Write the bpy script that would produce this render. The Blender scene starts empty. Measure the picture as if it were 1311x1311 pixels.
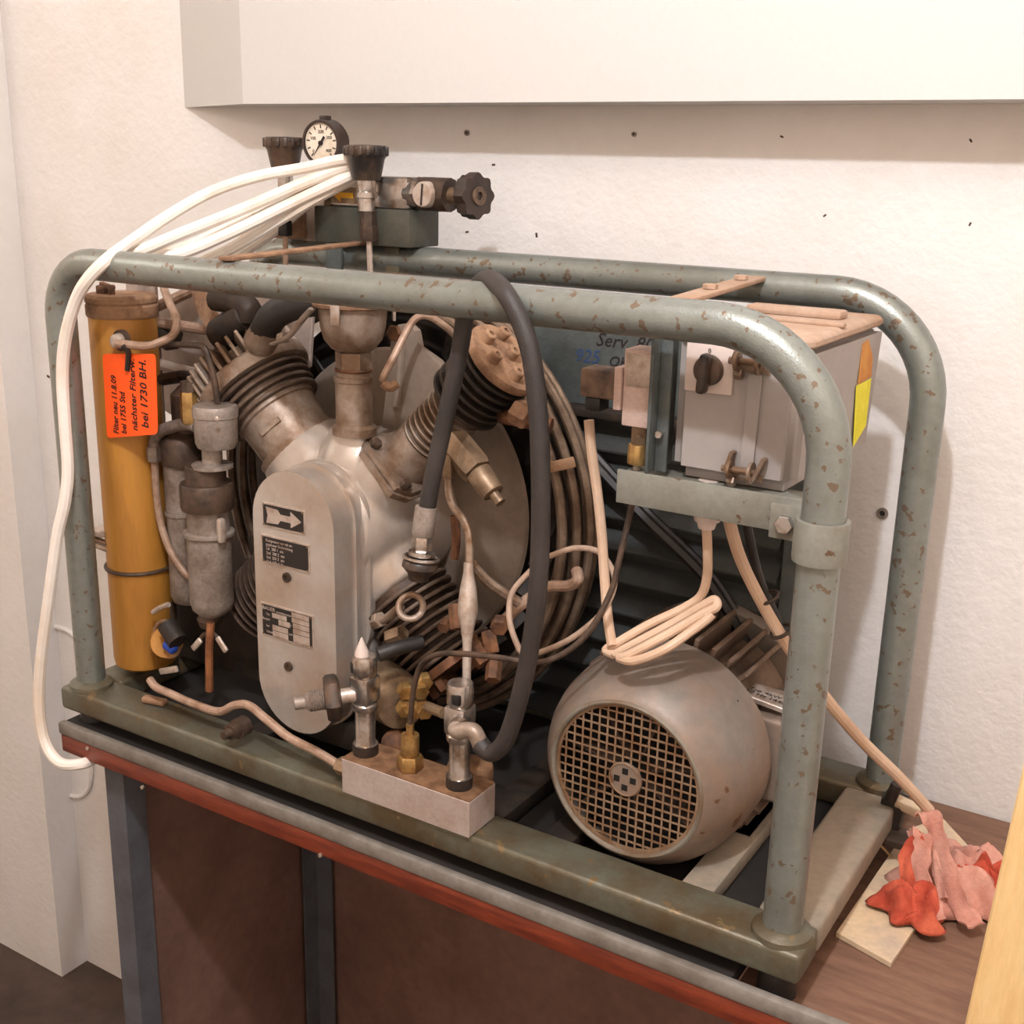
import bpy, bmesh, math, random
from mathutils import Vector, Matrix
random.seed(7)
S = bpy.context.scene
COL = S.collection
V = Vector
# ------------------------------------------------------------------ camera, world, lamp, exposure
CAM_ROT = (1.2854751, -0.0227950, 0.5581192)
CAM_LOC = V((1.4211437, -1.0929722, 0.7823166))
FPX = 1525.9954
cd = bpy.data.cameras.new('camera'); cam = bpy.data.objects.new('camera', cd); COL.objects.link(cam)
cam.location = CAM_LOC; cam.rotation_euler = CAM_ROT
cd.sensor_fit = 'HORIZONTAL'; cd.sensor_width = 36.0; cd.lens = FPX / 1311.0 * 36.0
cd.clip_start = 0.02; cd.clip_end = 50
S.camera = cam

wd = bpy.data.worlds.new('world'); S.world = wd; wd.use_nodes = True
bg = wd.node_tree.nodes['Background']
bg.inputs[0].default_value = (1.0, 0.79, 0.66, 1); bg.inputs[1].default_value = 0.02

ld = bpy.data.lights.new('ceiling_lamp', 'POINT'); lo = bpy.data.objects.new('ceiling_lamp', ld); COL.objects.link(lo)
lo.location = (1.18, -0.95, 1.82); ld.energy = 88; ld.color = (0.94, 0.98, 1.06); ld.shadow_soft_size = 0.035

l2 = bpy.data.lights.new('fill_light', 'POINT'); l2o = bpy.data.objects.new('fill_light', l2); COL.objects.link(l2o)  # added fill to brighten the left wall and pier, no actual lamp there
l2o.location = (-1.15, -0.75, 1.55); l2.energy = 14; l2.color = (1.0, 0.97, 0.94); l2.shadow_soft_size = 0.12

S.view_settings.view_transform = 'Standard'; S.view_settings.look = 'None'
S.view_settings.exposure = -0.07; S.view_settings.gamma = 1.0; S.view_settings.use_curve_mapping = False

# ------------------------------------------------------------------ measuring helpers (photo point + known distance -> place in the room)
_M = Matrix.Rotation(CAM_ROT[2], 3, 'Z') @ Matrix.Rotation(CAM_ROT[1], 3, 'Y') @ Matrix.Rotation(CAM_ROT[0], 3, 'X')
def P(px, py, y=None, z=None, x=None):
    d = _M @ V(((px - 655.5) / FPX, -(py - 655.5) / FPX, -1))
    if y is not None: t = (y - CAM_LOC.y) / d.y
    elif z is not None: t = (z - CAM_LOC.z) / d.z
    else: t = (x - CAM_LOC.x) / d.x
    return CAM_LOC + d * t
def PW(n, p):                                   # n photo pixels at point p, in metres
    return n * ((V(p) - CAM_LOC).dot(_M @ V((0, 0, -1)))) / FPX
def pts(*a): return [P(q[0], q[1], y=q[2]) for q in a]

# ------------------------------------------------------------------ materials
def lin(c):
    f = lambda u: u / 12.92 if u <= 0.04045 else ((u + 0.055) / 1.055) ** 2.4
    return tuple(f(v / 255.0) for v in c) + (1.0,)
def mat(name, col, dirt=None, amt=0.35, scale=14, rough=0.55, metal=0.0, bump=0.0, bscale=120, chip=None, chipamt=0.3, chipscale=60, fine=0.12, voro=False, stretch=None, spec=0.5):
    m = bpy.data.materials.new(name); m.use_nodes = True
    nt = m.node_tree; N = nt.nodes; L = nt.links; b = N['Principled BSDF']
    tc = N.new('ShaderNodeTexCoord'); src = tc.outputs['Object']
    if stretch:
        mp = N.new('ShaderNodeMapping'); mp.inputs['Scale'].default_value = stretch; L.new(src, mp.inputs[0]); src = mp.outputs[0]
    def noise(s, det=4, r=0.55):
        n = N.new('ShaderNodeTexNoise'); n.inputs['Scale'].default_value = s; n.inputs['Detail'].default_value = det; n.inputs['Roughness'].default_value = r
        L.new(src, n.inputs['Vector']); return n.outputs['Fac']
    def ramp(fac, a, c):
        r = N.new('ShaderNodeMapRange'); r.inputs[1].default_value = a; r.inputs[2].default_value = c; r.clamp = True
        L.new(fac, r.inputs[0]); return r.outputs[0]
    def mix(fac, a, c, mode='MIX'):
        x = N.new('ShaderNodeMix'); x.data_type = 'RGBA'; x.blend_type = mode
        if isinstance(fac, float): x.inputs[0].default_value = fac
        else: L.new(fac, x.inputs[0])
        for i, s in ((6, a), (7, c)):
            if isinstance(s, tuple): x.inputs[i].default_value = s
            else: L.new(s, x.inputs[i])
        return x.outputs[2]
    out = lin(col)
    if dirt is not None:
        t = 0.5 + 0.28 * (0.5 - amt)
        out = mix(ramp(noise(scale, 6, 0.6), t - 0.13, t + 0.13), out, lin(dirt))
    if fine:
        lo_ = tuple(1 - fine for _ in range(3)) + (1.0,)
        fm = mix(ramp(noise(scale * 9, 3, 0.6), 0.3, 0.7), lo_, (1 + fine * 0.4,) * 3 + (1.0,))
        out = mix(1.0, out, fm, 'MULTIPLY')
    rgh = None
    if chip is not None:
        t = 0.62 - 0.2 * (chipamt - 0.3)
        cf = ramp(noise(chipscale, 3, 0.5), t, t + 0.03)
        out = mix(cf, out, lin(chip))
    if isinstance(out, tuple): b.inputs['Base Color'].default_value = out
    else: L.new(out, b.inputs['Base Color'])
    b.inputs['Roughness'].default_value = rough; b.inputs['Metallic'].default_value = metal
    b.inputs['Specular IOR Level'].default_value = spec
    if bump:
        if voro:
            n = N.new('ShaderNodeTexVoronoi'); n.inputs['Scale'].default_value = bscale; L.new(src, n.inputs['Vector']); h = n.outputs['Distance']
        else: h = noise(bscale, 3, 0.55)
        bp = N.new('ShaderNodeBump'); bp.inputs['Strength'].default_value = bump; bp.inputs['Distance'].default_value = 0.004
        L.new(h, bp.inputs['Height']); L.new(bp.outputs[0], b.inputs['Normal'])
    return m
M_ = {}
def D(k, *a, **kw): M_[k] = mat(k, *a, **kw)
D('plaster', (231, 226, 222), dirt=(226, 220, 214), scale=5, rough=0.9, bump=0.45, bscale=60, fine=0.02, spec=0.15)
D('white_paint', (206, 203, 199), rough=0.7, fine=0.02, bump=0.08, bscale=30, spec=0.2)
D('cream_paint', (246, 231, 216), rough=0.7, fine=0.03, bump=0.1, bscale=40, spec=0.2)
D('concrete', (88, 72, 62), dirt=(66, 54, 46), scale=4, rough=0.9, bump=0.3, bscale=60)
D('hole', (45, 38, 34), rough=0.9, fine=0)
D('stain', (176, 132, 112), rough=0.9, fine=0)
D('hammer_green', (140, 145, 139), dirt=(128, 130, 122), scale=9, rough=0.34, metal=0.5, bump=0.12, bscale=420, chip=(118, 102, 86), chipamt=0.34, chipscale=85, fine=0.1)
D('hammer_dark', (108, 108, 94), dirt=(92, 78, 56), amt=0.45, scale=12, rough=0.42, metal=0.35, bump=0.12, bscale=300, chip=(120, 100, 70), chipamt=0.2, chipscale=40)
D('hammer_dusty', (152, 136, 118), dirt=(120, 116, 104), scale=10, rough=0.75, bump=0.15, bscale=200)
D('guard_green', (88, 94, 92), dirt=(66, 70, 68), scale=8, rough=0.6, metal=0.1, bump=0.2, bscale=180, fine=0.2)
D('bracket_green', (140, 140, 130), dirt=(126, 122, 110), scale=14, rough=0.5, metal=0.2, bump=0.06, bscale=300, chip=(96, 74, 54), chipamt=0.05)
D('silver_paint', (196, 188, 180), dirt=(178, 158, 140), amt=0.3, scale=9, rough=0.32, metal=0.5, bump=0.03, bscale=160, fine=0.06)
D('silver_dirty', (168, 152, 138), dirt=(122, 96, 74), amt=0.5, scale=22, rough=0.45, metal=0.4, bump=0.12, bscale=160)
D('alu_dirty', (160, 148, 138), dirt=(120, 104, 92), amt=0.5, scale=26, rough=0.5, metal=0.35, bump=0.15, bscale=180, fine=0.2)
D('alu_block', (190, 176, 168), dirt=(178, 158, 146), scale=20, rough=0.5, metal=0.3, bump=0.03)
D('rusty_top', (140, 104, 74), dirt=(96, 66, 44), amt=0.5, scale=40, rough=0.7, bump=0.1)
D('rust', (130, 86, 54), dirt=(74, 50, 36), amt=0.5, scale=50, rough=0.75, bump=0.3, bscale=140)
D('dust_rust', (164, 128, 98), dirt=(120, 88, 66), amt=0.4, scale=40, rough=0.8, bump=0.2, bscale=160)
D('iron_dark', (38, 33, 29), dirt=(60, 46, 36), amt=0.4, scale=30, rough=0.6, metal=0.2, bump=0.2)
D('iron_brown', (92, 72, 58), dirt=(58, 46, 38), amt=0.5, scale=40, rough=0.55, metal=0.3, bump=0.2)
D('steel', (190, 184, 178), dirt=(140, 118, 98), amt=0.3, scale=60, rough=0.25, metal=0.85, fine=0.05)
D('steel_pipe', (176, 156, 138), dirt=(120, 88, 62), amt=0.45, scale=40, rough=0.35, metal=0.6)
D('brass', (194, 158, 100), dirt=(140, 104, 60), amt=0.4, scale=50, rough=0.35, metal=0.7)
D('brass_dull', (154, 130, 104), dirt=(112, 90, 70), amt=0.45, scale=40, rough=0.45, metal=0.5)
D('copper_beige', (176, 148, 128), dirt=(140, 108, 86), scale=40, rough=0.5, metal=0.2)
D('copper', (128, 86, 60), dirt=(78, 54, 40), scale=40, rough=0.45, metal=0.5)
D('fan_beige', (140, 124, 110), dirt=(116, 98, 82), amt=0.45, scale=9, rough=0.6, metal=0.1, bump=0.05)
D('shroud_grey', (170, 154, 144), dirt=(146, 126, 112), amt=0.4, scale=8, rough=0.6, metal=0.1)
D('black', (22, 20, 19), rough=0.5, fine=0.1)
D('black_rubber', (30, 27, 26), dirt=(46, 40, 37), amt=0.4, scale=20, rough=0.5, bump=0.1, bscale=300)
D('hose', (44, 38, 35), dirt=(60, 53, 50), amt=0.4, scale=10, rough=0.55, bump=0.15, bscale=400)
D('bakelite', (34, 30, 28), dirt=(92, 70, 54), amt=0.3, scale=30, rough=0.4)
D('dusty_black', (62, 48, 40), dirt=(130, 104, 84), amt=0.45, scale=30, rough=0.7)
D('yellow_ochre', (186, 130, 54), dirt=(164, 112, 48), amt=0.4, scale=9, rough=0.45, metal=0.15, bump=0.05, stretch=(3, 3, .5), fine=0.06)
D('orange_paper', (255, 92, 22), rough=0.6, fine=0.03)
D('ink', (30, 14, 16), rough=0.7, fine=0)
D('ink_blue', (40, 66, 108), rough=0.7, fine=0)
D('box_grey', (164, 156, 151), dirt=(154, 145, 140), scale=6, rough=0.55, bump=0.02, fine=0.04)
D('box_dusty', (182, 156, 136), dirt=(168, 134, 108), amt=0.45, scale=10, rough=0.85, bump=0.1)
D('switch_plate', (214, 196, 186), rough=0.5, fine=0.03)
D('switch_block', (206, 180, 168), dirt=(190, 160, 146), scale=30, rough=0.6)
D('plate_black', (34, 28, 26), rough=0.45, fine=0.1)
D('plate_silver', (198, 184, 172), dirt=(170, 146, 128), scale=60, rough=0.4, metal=0.4)
D('motor_grey', (128, 120, 112), dirt=(146, 122, 104), amt=0.45, scale=7, rough=0.5, metal=0.25, bump=0.08, bscale=220, chip=(110, 78, 54), chipamt=0.02, chipscale=30)
D('motor_rim', (146, 140, 128), dirt=(130, 108, 86), scale=20, rough=0.4, metal=0.4, bump=0.05)
D('motor_fin', (128, 106, 88), dirt=(92, 70, 54), amt=0.5, scale=14, rough=0.75, bump=0.25, bscale=120)
D('grille', (158, 132, 106), dirt=(130, 96, 68), amt=0.5, scale=30, rough=0.5, metal=0.3)
D('cable_white', (242, 234, 224), dirt=(228, 210, 190), amt=0.2, scale=9, rough=0.5, fine=0.03)
D('cable_cream', (214, 184, 158), dirt=(190, 156, 128), amt=0.4, scale=9, rough=0.55, fine=0.06)
D('cable_thin', (176, 150, 130), dirt=(140, 114, 96), scale=20, rough=0.6)
D('coil_pipe', (142, 122, 104), dirt=(96, 76, 60), amt=0.5, scale=24, rough=0.42, metal=0.45, bump=0.08)
D('knob_dark', (58, 44, 38), dirt=(40, 32, 28), scale=40, rough=0.45)
D('dial', (226, 214, 196), dirt=(206, 188, 164), scale=40, rough=0.5, fine=0.02)
D('yellow', (232, 190, 20), dirt=(214, 150, 20), scale=40, rough=0.6, fine=0.05)
D('yellow_neon', (226, 216, 20), dirt=(240, 228, 60), scale=60, rough=0.5, fine=0.1)
D('orange_sticker', (206, 144, 60), dirt=(186, 110, 50), scale=40, rough=0.6)
D('wood_red', (132, 58, 34), dirt=(98, 40, 26), amt=0.45, scale=14, rough=0.45, stretch=(1, 8, 8), fine=0.12)
D('wood_brown', (132, 98, 78), dirt=(112, 80, 62), amt=0.45, scale=10, rough=0.7, stretch=(1, 7, 7))
D('table_grey', (132, 126, 118), dirt=(104, 94, 84), scale=16, rough=0.6, bump=0.1)
D('table_leg', (98, 100, 106), dirt=(82, 82, 86), scale=14, rough=0.55, metal=0.15, fine=0.1)
D('board_brown', (134, 102, 90), dirt=(116, 86, 74), scale=6, rough=0.7)
D('recess_shade', (26, 22, 19), dirt=(40, 33, 28), scale=10, rough=0.8)
D('fin_dark', (112, 94, 80), dirt=(70, 54, 44), amt=0.5, scale=30, rough=0.5, metal=0.3)
D('panel_dark', (60, 62, 54), dirt=(80, 76, 64), amt=0.4, scale=14, rough=0.55, bump=0.1, bscale=200)
D('copper_light', (176, 116, 78), dirt=(120, 78, 52), amt=.4, scale=30, rough=.45, metal=.4)
D('guard_shaded', (54, 57, 54), dirt=(40, 40, 38), amt=.45, scale=8, rough=.6, bump=.2, bscale=180)  # shaded copy of the guard paint, interior darkness put into the colour
D('pine', (238, 206, 150), dirt=(228, 186, 124), amt=0.4, scale=8, rough=0.6, stretch=(6, 6, 1), fine=0.05)
D('plank', (224, 196, 158), dirt=(190, 170, 150), amt=0.45, scale=12, rough=0.85)
D('cloth_pink', (210, 156, 138), dirt=(196, 130, 110), amt=0.4, scale=22, rough=0.95, bump=0.3, bscale=500)
D('cloth_red', (184, 72, 50), dirt=(214, 106, 76), amt=0.35, scale=26, rough=0.95, bump=0.3, bscale=500)
D('blue_tape', (40, 74, 170), rough=0.4, fine=0.1)

# ------------------------------------------------------------------ mesh helpers
def frame_of(d):
    d = V(d).normalized(); a = V((0, 0, 1)) if abs(d.z) < 0.9 else V((1, 0, 0))
    u = d.cross(a).normalized(); return u, d.cross(u).normalized(), d
def smooth_path(p, res=8, closed=False):
    p = [V(q) for q in p]; n = len(p); out = []
    rng = n if closed else n - 1
    for i in range(rng):
        if closed: a, b, c, d = p[(i - 1) % n], p[i], p[(i + 1) % n], p[(i + 2) % n]
        else: a, b, c, d = p[max(i - 1, 0)], p[i], p[i + 1], p[min(i + 2, n - 1)]
        for k in range(res):
            t = k / res
            out.append(0.5 * ((2 * b) + (c - a) * t + (2 * a - 5 * b + 4 * c - d) * t * t + (3 * b - a - 3 * c + d) * t ** 3))
    if not closed: out.append(p[-1])
    return out
class MB:
    def __init__(s): s.bm = bmesh.new()
    def raw(s, vs, fs):
        v = [s.bm.verts.new(q) for q in vs]
        for f in fs:
            try: s.bm.faces.new([v[i] for i in f])
            except ValueError: pass
        return v
    def box(s, c, size, rot=None, bevel=0.0, seg=2):
        t = bmesh.new(); bmesh.ops.create_cube(t, size=1.0)
        for v in t.verts: v.co = V((v.co.x * size[0], v.co.y * size[1], v.co.z * size[2]))
        if bevel: bmesh.ops.bevel(t, geom=t.edges[:], offset=bevel, segments=seg, affect='EDGES', profile=0.5)
        m = Matrix.Translation(V(c)) @ (rot.to_4x4() if rot else Matrix.Identity(4))
        s.merge(t, m); return s
    def merge(s, t, m=None):
        if m: t.transform(m)
        idx = {v: s.bm.verts.new(v.co) for v in t.verts}
        for f in t.faces: s.bm.faces.new([idx[v] for v in f.verts])
        t.free()
    def bounds(s, lo_, hi, bevel=0.0, seg=2):
        lo_, hi = V(lo_), V(hi); return s.box((lo_ + hi) / 2, hi - lo_, None, bevel, seg)
    def lathe(s, prof, o, d, n=32, close=True):
        u, w, d = frame_of(d); o = V(o); rings = []
        for t, r in prof:
            if r < 1e-6: rings.append([s.bm.verts.new(o + d * t)])
            else: rings.append([s.bm.verts.new(o + d * t + (u * math.cos(a) + w * math.sin(a)) * r) for a in [2 * math.pi * k / n for k in range(n)]])
        for A, B in zip(rings, rings[1:]):
            for k in range(n):
                k2 = (k + 1) % n
                if len(A) == 1 and len(B) == 1: continue
                if len(A) == 1: s.bm.faces.new((A[0], B[k], B[k2]))
                elif len(B) == 1: s.bm.faces.new((A[k], B[0], A[k2]))
                else: s.bm.faces.new((A[k], B[k], B[k2], A[k2]))
        if close:
            for R_ in (rings[0], rings[-1]):
                if len(R_) > 2: s.bm.faces.new(R_)
        return s
    def cyl(s, p0, p1, r, r2=None, n=20, bev=0.0):
        p0, p1 = V(p0), V(p1); L = (p1 - p0).length; r2 = r if r2 is None else r2
        if bev: pr = [(0, r - bev), (bev * .3, r - bev * .3), (bev, r), (L - bev, r2), (L - bev * .3, r2 - bev * .3), (L, r2 - bev)]
        else: pr = [(0, r), (L, r2)]
        return s.lathe(pr, p0, p1 - p0, n)
    def ringp(s, o, d, r0, r1, h, n=32):                      # washer / ring
        return s.lathe([(0, r0), (0, r1), (h, r1), (h, r0), (0, r0)], o, d, n, close=False)
    def tube(s, path, r, n=10, res=8, closed=False, raw=False, flat=None):
        p = [V(q) for q in path] if raw else smooth_path(path, res, closed)
        u = None; rings = []; N_ = len(p)
        for i in range(N_):
            if closed: d = (p[(i + 1) % N_] - p[i - 1])
            else: d = p[min(i + 1, N_ - 1)] - p[max(i - 1, 0)]
            d.normalize()
            if u is None: u = frame_of(d)[0]
            else: u = (u - d * u.dot(d)); u.normalize()
            w = d.cross(u)
            rr = r(i / (N_ - 1)) if callable(r) else r
            rings.append([s.bm.verts.new(p[i] + (u * math.cos(a) + w * math.sin(a) * (flat or 1)) * rr) for a in [2 * math.pi * k / n for k in range(n)]])
        pr = list(zip(rings, rings[1:])) + ([(rings[-1], rings[0])] if closed else [])
        for A, B in pr:
            for k in range(n): s.bm.faces.new((A[k], A[(k + 1) % n], B[(k + 1) % n], B[k]))
        if not closed: s.bm.faces.new(rings[0]); s.bm.faces.new(rings[-1])
        return s
    def torus(s, c, d, R, r, n=40, m=8):
        u, w, d = frame_of(d); c = V(c)
        return s.tube([c + (u * math.cos(a) + w * math.sin(a)) * R for a in [2 * math.pi * k / n for k in range(n)]], r, m, closed=True, raw=True)
    def prism(s, outline, vec, bevel=0.0, seg=3, front_only=False):
        t = bmesh.new(); vec = V(vec); A = [t.verts.new(V(q)) for q in outline]; B = [t.verts.new(V(q) + vec) for q in outline]
        fa = t.faces.new(A); t.faces.new(B[::-1]); n = len(A)
        for k in range(n): t.faces.new((A[k], B[k], B[(k + 1) % n], A[(k + 1) % n]))
        if bevel:
            bmesh.ops.bevel(t, geom=list(fa.edges), offset=bevel, segments=seg, affect='EDGES', profile=0.5)
        s.merge(t); return s
    def hexa(s, p0, p1, r, bev=0): 
        p0, p1 = V(p0), V(p1); L = (p1 - p0).length
        return s.lathe([(0, r * .9), (L * .12, r), (L * .88, r), (L, r * .9)], p0, p1 - p0, 6)
    def ball(s, c, r, n=16):
        k = n // 2; return s.lathe([(-r * math.cos(math.pi * i / k), r * math.sin(math.pi * i / k)) for i in range(k + 1)], c, (0, 0, 1), n, close=False)
    def build(s, name, m, parent=None, smooth=35):
        bm = s.bm; bmesh.ops.recalc_face_normals(bm, faces=bm.faces[:])
        root = parent
        while root is not None and root.parent is not None: root = root.parent
        if root is not None: off = root.location.copy()
        else:
            n = max(1, len(bm.verts)); xs = [v.co for v in bm.verts]
            off = V((sum(v.x for v in xs) / n, sum(v.y for v in xs) / n, min(v.z for v in xs)))
        bm.transform(Matrix.Translation(-off))
        me = bpy.data.meshes.new(name); bm.to_mesh(me); bm.free()
        me.materials.append(M_[m] if isinstance(m, str) else m)
        if smooth:
            me.shade_smooth(); me.set_sharp_from_angle(angle=math.radians(smooth))
        o = bpy.data.objects.new(name, me); COL.objects.link(o)
        if parent is None: o.location = off
        else: o.parent = parent
        return o
def thing(name, label, cat, loc=(0, 0, 0), group=None):
    o = bpy.data.objects.new(name, None); o.empty_display_size = 0.02; COL.objects.link(o); o.location = loc
    o['label'] = label; o['category'] = cat
    if group: o['group'] = group
    return o
def tag(o, label, cat, group=None):
    o['label'] = label; o['category'] = cat
    if group: o['group'] = group
    return o
def struct(o): o['kind'] = 'structure'; return o
def dup(o, name, parent, delta):                              # a repeat of one piece sharing its mesh
    c = o.copy(); COL.objects.link(c); c.parent = parent; c.location = o.location + V(delta); return c
def text(body, size, o, xd, yd, m, parent, name='lettering', shear=0.0, w=1.0, depth=0.0004, bold=0.0):
    cu = bpy.data.curves.new('t', 'FONT'); cu.body = body; cu.size = size; cu.shear = shear; cu.space_line = 1.0; cu.resolution_u = 2
    cu.extrude = depth / 2; cu.offset = bold
    ob = bpy.data.objects.new('t', cu); COL.objects.link(ob)
    dg = bpy.context.evaluated_depsgraph_get(); me = bpy.data.meshes.new_from_object(ob.evaluated_get(dg))
    bpy.data.objects.remove(ob); 
    xd = V(xd).normalized(); yd = V(yd).normalized(); zd = xd.cross(yd)
    mb = MB(); mb.bm.from_mesh(me); bpy.data.meshes.remove(me)
    for v in mb.bm.verts: v.co = V(o) + xd * v.co.x * w + yd * v.co.y + zd * v.co.z
    return mb.build(name, m, parent, 0)
XA, YA, ZA = V((1, 0, 0)), V((0, 1, 0)), V((0, 0, 1))
def ydir(c, v): return V((c.x + v[0], c.y, c.z + v[1]))

# ------------------------------------------------------------------ the room
WY = 0.52; FZ = -1.15
w = struct(MB().bounds((-2.2, WY, FZ), (2.4, WY + 0.12, 2.15)).build('wall_back', 'plaster'))
struct(MB().bounds((-2.2, -2.6, FZ - 0.1), (2.4, WY + 0.12, FZ)).build('floor', 'concrete'))
struct(MB().bounds((-2.2, -2.6, 2.15), (2.4, WY + 0.12, 2.25)).build('ceiling', 'cream_paint', smooth=0))
struct(MB().bounds((2.3, -2.6, FZ), (2.4, WY, 2.15)).build('wall_right', 'cream_paint', smooth=0))
struct(MB().bounds((-2.2, -2.7, FZ), (2.4, -2.6, 2.15)).build('wall_front', 'cream_paint', smooth=0))
# white bulkhead added to cast the wall's shadow band; slanted left end shapes it
zb = 0.864
struct(MB().prism([(-0.285, WY, zb), (-0.045, 0.42, zb), (2.298, 0.42, zb), (2.298, WY, zb)], (0, 0, 0.60)).build('added_bulkhead', 'white_paint', smooth=0))
# left wall and the pier of it that projects beside the bench
struct(MB().bounds((-1.7, -2.6, FZ), (-1.6, WY, 2.149)).build('wall_left', 'cream_paint', smooth=0))
pe = P(45, 900, y=.445)
struct(MB().bounds((-1.599, .445, FZ + .001), (pe.x, WY - .0005, 2.148)).build('trim_3', 'plaster', smooth=0))
# raised painted panel low on the wall, left
def wallpt(px, py): return P(px, py, y=WY - 0.003)
t2 = MB()
t2.tube([wallpt(20, 782), wallpt(40, 792), wallpt(66, 801), wallpt(84, 806), wallpt(98, 816), wallpt(108, 832)], 0.006, 8)
t2.tube([wallpt(30, 995), wallpt(50, 1003), wallpt(80, 1014), wallpt(100, 1020), wallpt(112, 1012), wallpt(117, 995), wallpt(116, 960)], 0.006, 8)
struct(t2.build('trim_2', 'plaster'))
# wall plug holes, screws and flaking marks
for i, (px, py, r, ring) in enumerate([(598, 170, .0045, 1), (812, 172, .0035, 1), (1130, 657, .008, 1), (632, 211, .0025, 0), (1001, 175, .002, 0), (1243, 180, .002, 0), (687, 301, .003, 0), (1242, 287, .002, 0), (1056, 276, .002, 0), (598, 297, .0025, 0), (62, 482, .004, 0), (1083, 985, .003, 0)]):
    c = P(px, py, y=WY)
    h = MB()
    if ring:
        MB().ringp(c + V((0, -0.0025, 0)), YA, r * .5, r * 1.0, 0.003, 14).build('plug_rim', 'alu_dirty', w); h.cyl(c + V((0, -0.0012, 0)), c + V((0, .001, 0)), r * .52, n=10)
    else: h.box(c, (r * 1.2, .0012, r * 2.4), Matrix.Rotation(.5 * i, 3, 'Y'))
    o = h.build('wall_plug' if ring else 'wall_mark', 'hole' if ring else 'iron_brown', w)
    if not ring: o.name = 'chip_mark'
    o.location = V(o.location)

# ------------------------------------------------------------------ table
TZ = -0.056; TF = -0.042; BZ = -0.075
tb = thing('workbench', 'low bench with grey top edge and red wooden front lip under the machine', 'table', (0.7, 0.24, FZ))
MB().bounds((-0.03, TF + .012, TZ - 0.018), (1.06, WY - 0.004, TZ - .0005), .002).build('tabletop', 'recess_shade', tb)  # shade of the recess under the frame is put into this dark colour
MB().bounds((1.0605, TF + .012, BZ - 0.018), (1.75, WY - 0.004, BZ), .001).build('side_board', 'wood_brown', tb)
MB().bounds((-0.032, TF - .002, TZ - 0.0185), (1.75, TF + .0118, TZ + .0015), .004).build('edge_strip', 'table_grey', tb)
lip = MB().bounds((-0.030, TF + .001, TZ - 0.048), (1.75, TF + .017, TZ - 0.019), .002).build('front_lip', 'wood_red', tb)
for px, py in ((112, 958), (182, 1008), (410, 1095)):
    c = P(px, py, y=TF + .0005)
    MB().cyl(c + V((0, .002, 0)), c + V((0, -.0015, 0)), .0028, n=10).build('screw', 'plate_silver', lip)
def angle_leg(x, y, sx, sy, z1):
    m = MB()
    m.bounds((min(x, x + sx * .042), min(y, y + sy * .004), FZ), (max(x, x + sx * .042), max(y, y + sy * .004), z1))
    m.bounds((min(x, x + sx * .004), min(y + sy * .0041, y + sy * .040), FZ), (max(x, x + sx * .004), max(y + sy * .0041, y + sy * .040), z1))
    return m
for x, y, sx, sy in ((0.062, -0.005, -1, 1), (0.02, 0.475, 1, -1), (1.62, -0.005, 1, 1), (1.62, 0.475, 1, -1)):
    lg = angle_leg(x, y, sx, sy, TZ - .0195).build('leg', 'table_leg', tb, 0)
    MB().cyl((x + sx * .02, y + sy * .006, FZ), (x + sx * .02, y + sy * .006, FZ + .012), .016, n=12).build('foot', 'iron_dark', lg)
MB().bounds((0.03, 0.442, TZ - .058), (1.62, .446, TZ - .0195)).build('rear_apron', 'table_leg', tb)

MB().bounds((.005, .036, FZ + .10), (.011, .4855, TZ - .02), .001).build('side_panel', 'board_brown', tb)
MB().bounds((.0, .486, FZ + .10), (1.60, .492, TZ - .065), .001).build('shade_panel', 'board_brown', tb)  # added brown sheet standing in for the shaded wall under the bench

# ------------------------------------------------------------------ protective tube frame
LX, DY, HZ = 1.10, 0.384, 0.637
fr = thing('tube_frame', 'green hammertone tube frame with chipped paint standing on the bench', 'frame', (LX / 2, DY / 2, TZ))
def hoop(y, r=0.0212):
    R_ = 0.125; p = [V((0, y, .0)), V((0, y, .2)), V((0, y, .4)), V((0, y, HZ - R_))]
    RL = 0.075
    p = [V((0, y, 0)), V((0, y, .2)), V((0, y, .4)), V((0, y, HZ - RL))]
    p += [V((RL - RL * math.cos(a), y, HZ - RL + RL * math.sin(a))) for a in [math.pi / 2 * k / 8 for k in range(1, 9)]]
    p += [V((x, y, HZ)) for x in (.25, .5, .75)]
    p += [V((LX - R_ + R_ * math.sin(a), y, HZ - R_ + R_ * math.cos(a))) for a in [math.pi / 2 * k / 12 for k in range(0, 13)]]
    p += [V((LX, y, z)) for z in (.4, .2, 0)]
    return MB().tube(p, r, 20, raw=True)
hoop(0).build('front_hoop', 'hammer_green', fr)
hoop(DY).build('back_hoop', 'hammer_green', fr)
def channel(lo_, hi, m, name='base_channel'): return MB().bounds(lo_, hi, .006, 3).build(name, m, fr)
channel((-.034, -.033, -.036), (LX + .032, .030, 0), 'hammer_dark')
channel((-.034, DY - .030, -.036), (LX + .032, DY + .033, 0), 'hammer_dark')
channel((-.034, .0305, -.036), (.028, DY - .0305, -.0005), 'hammer_dark')
channel((LX - .038, .0305, -.036), (LX + .032, DY - .0305, -.0005), 'hammer_dusty')
for x in (.30, .70, .80, .985):
    MB().bounds((x - .02, .0305, -.034), (x + .02, DY - .0305, -.012), .002).build('cross_member', 'hammer_dusty' if x > .9 else 'iron_dark', fr)
MB().bounds((.0, .0, -.0412), (LX - .01, DY, -.0362)).build('drip_tray', 'recess_shade', fr)
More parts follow.
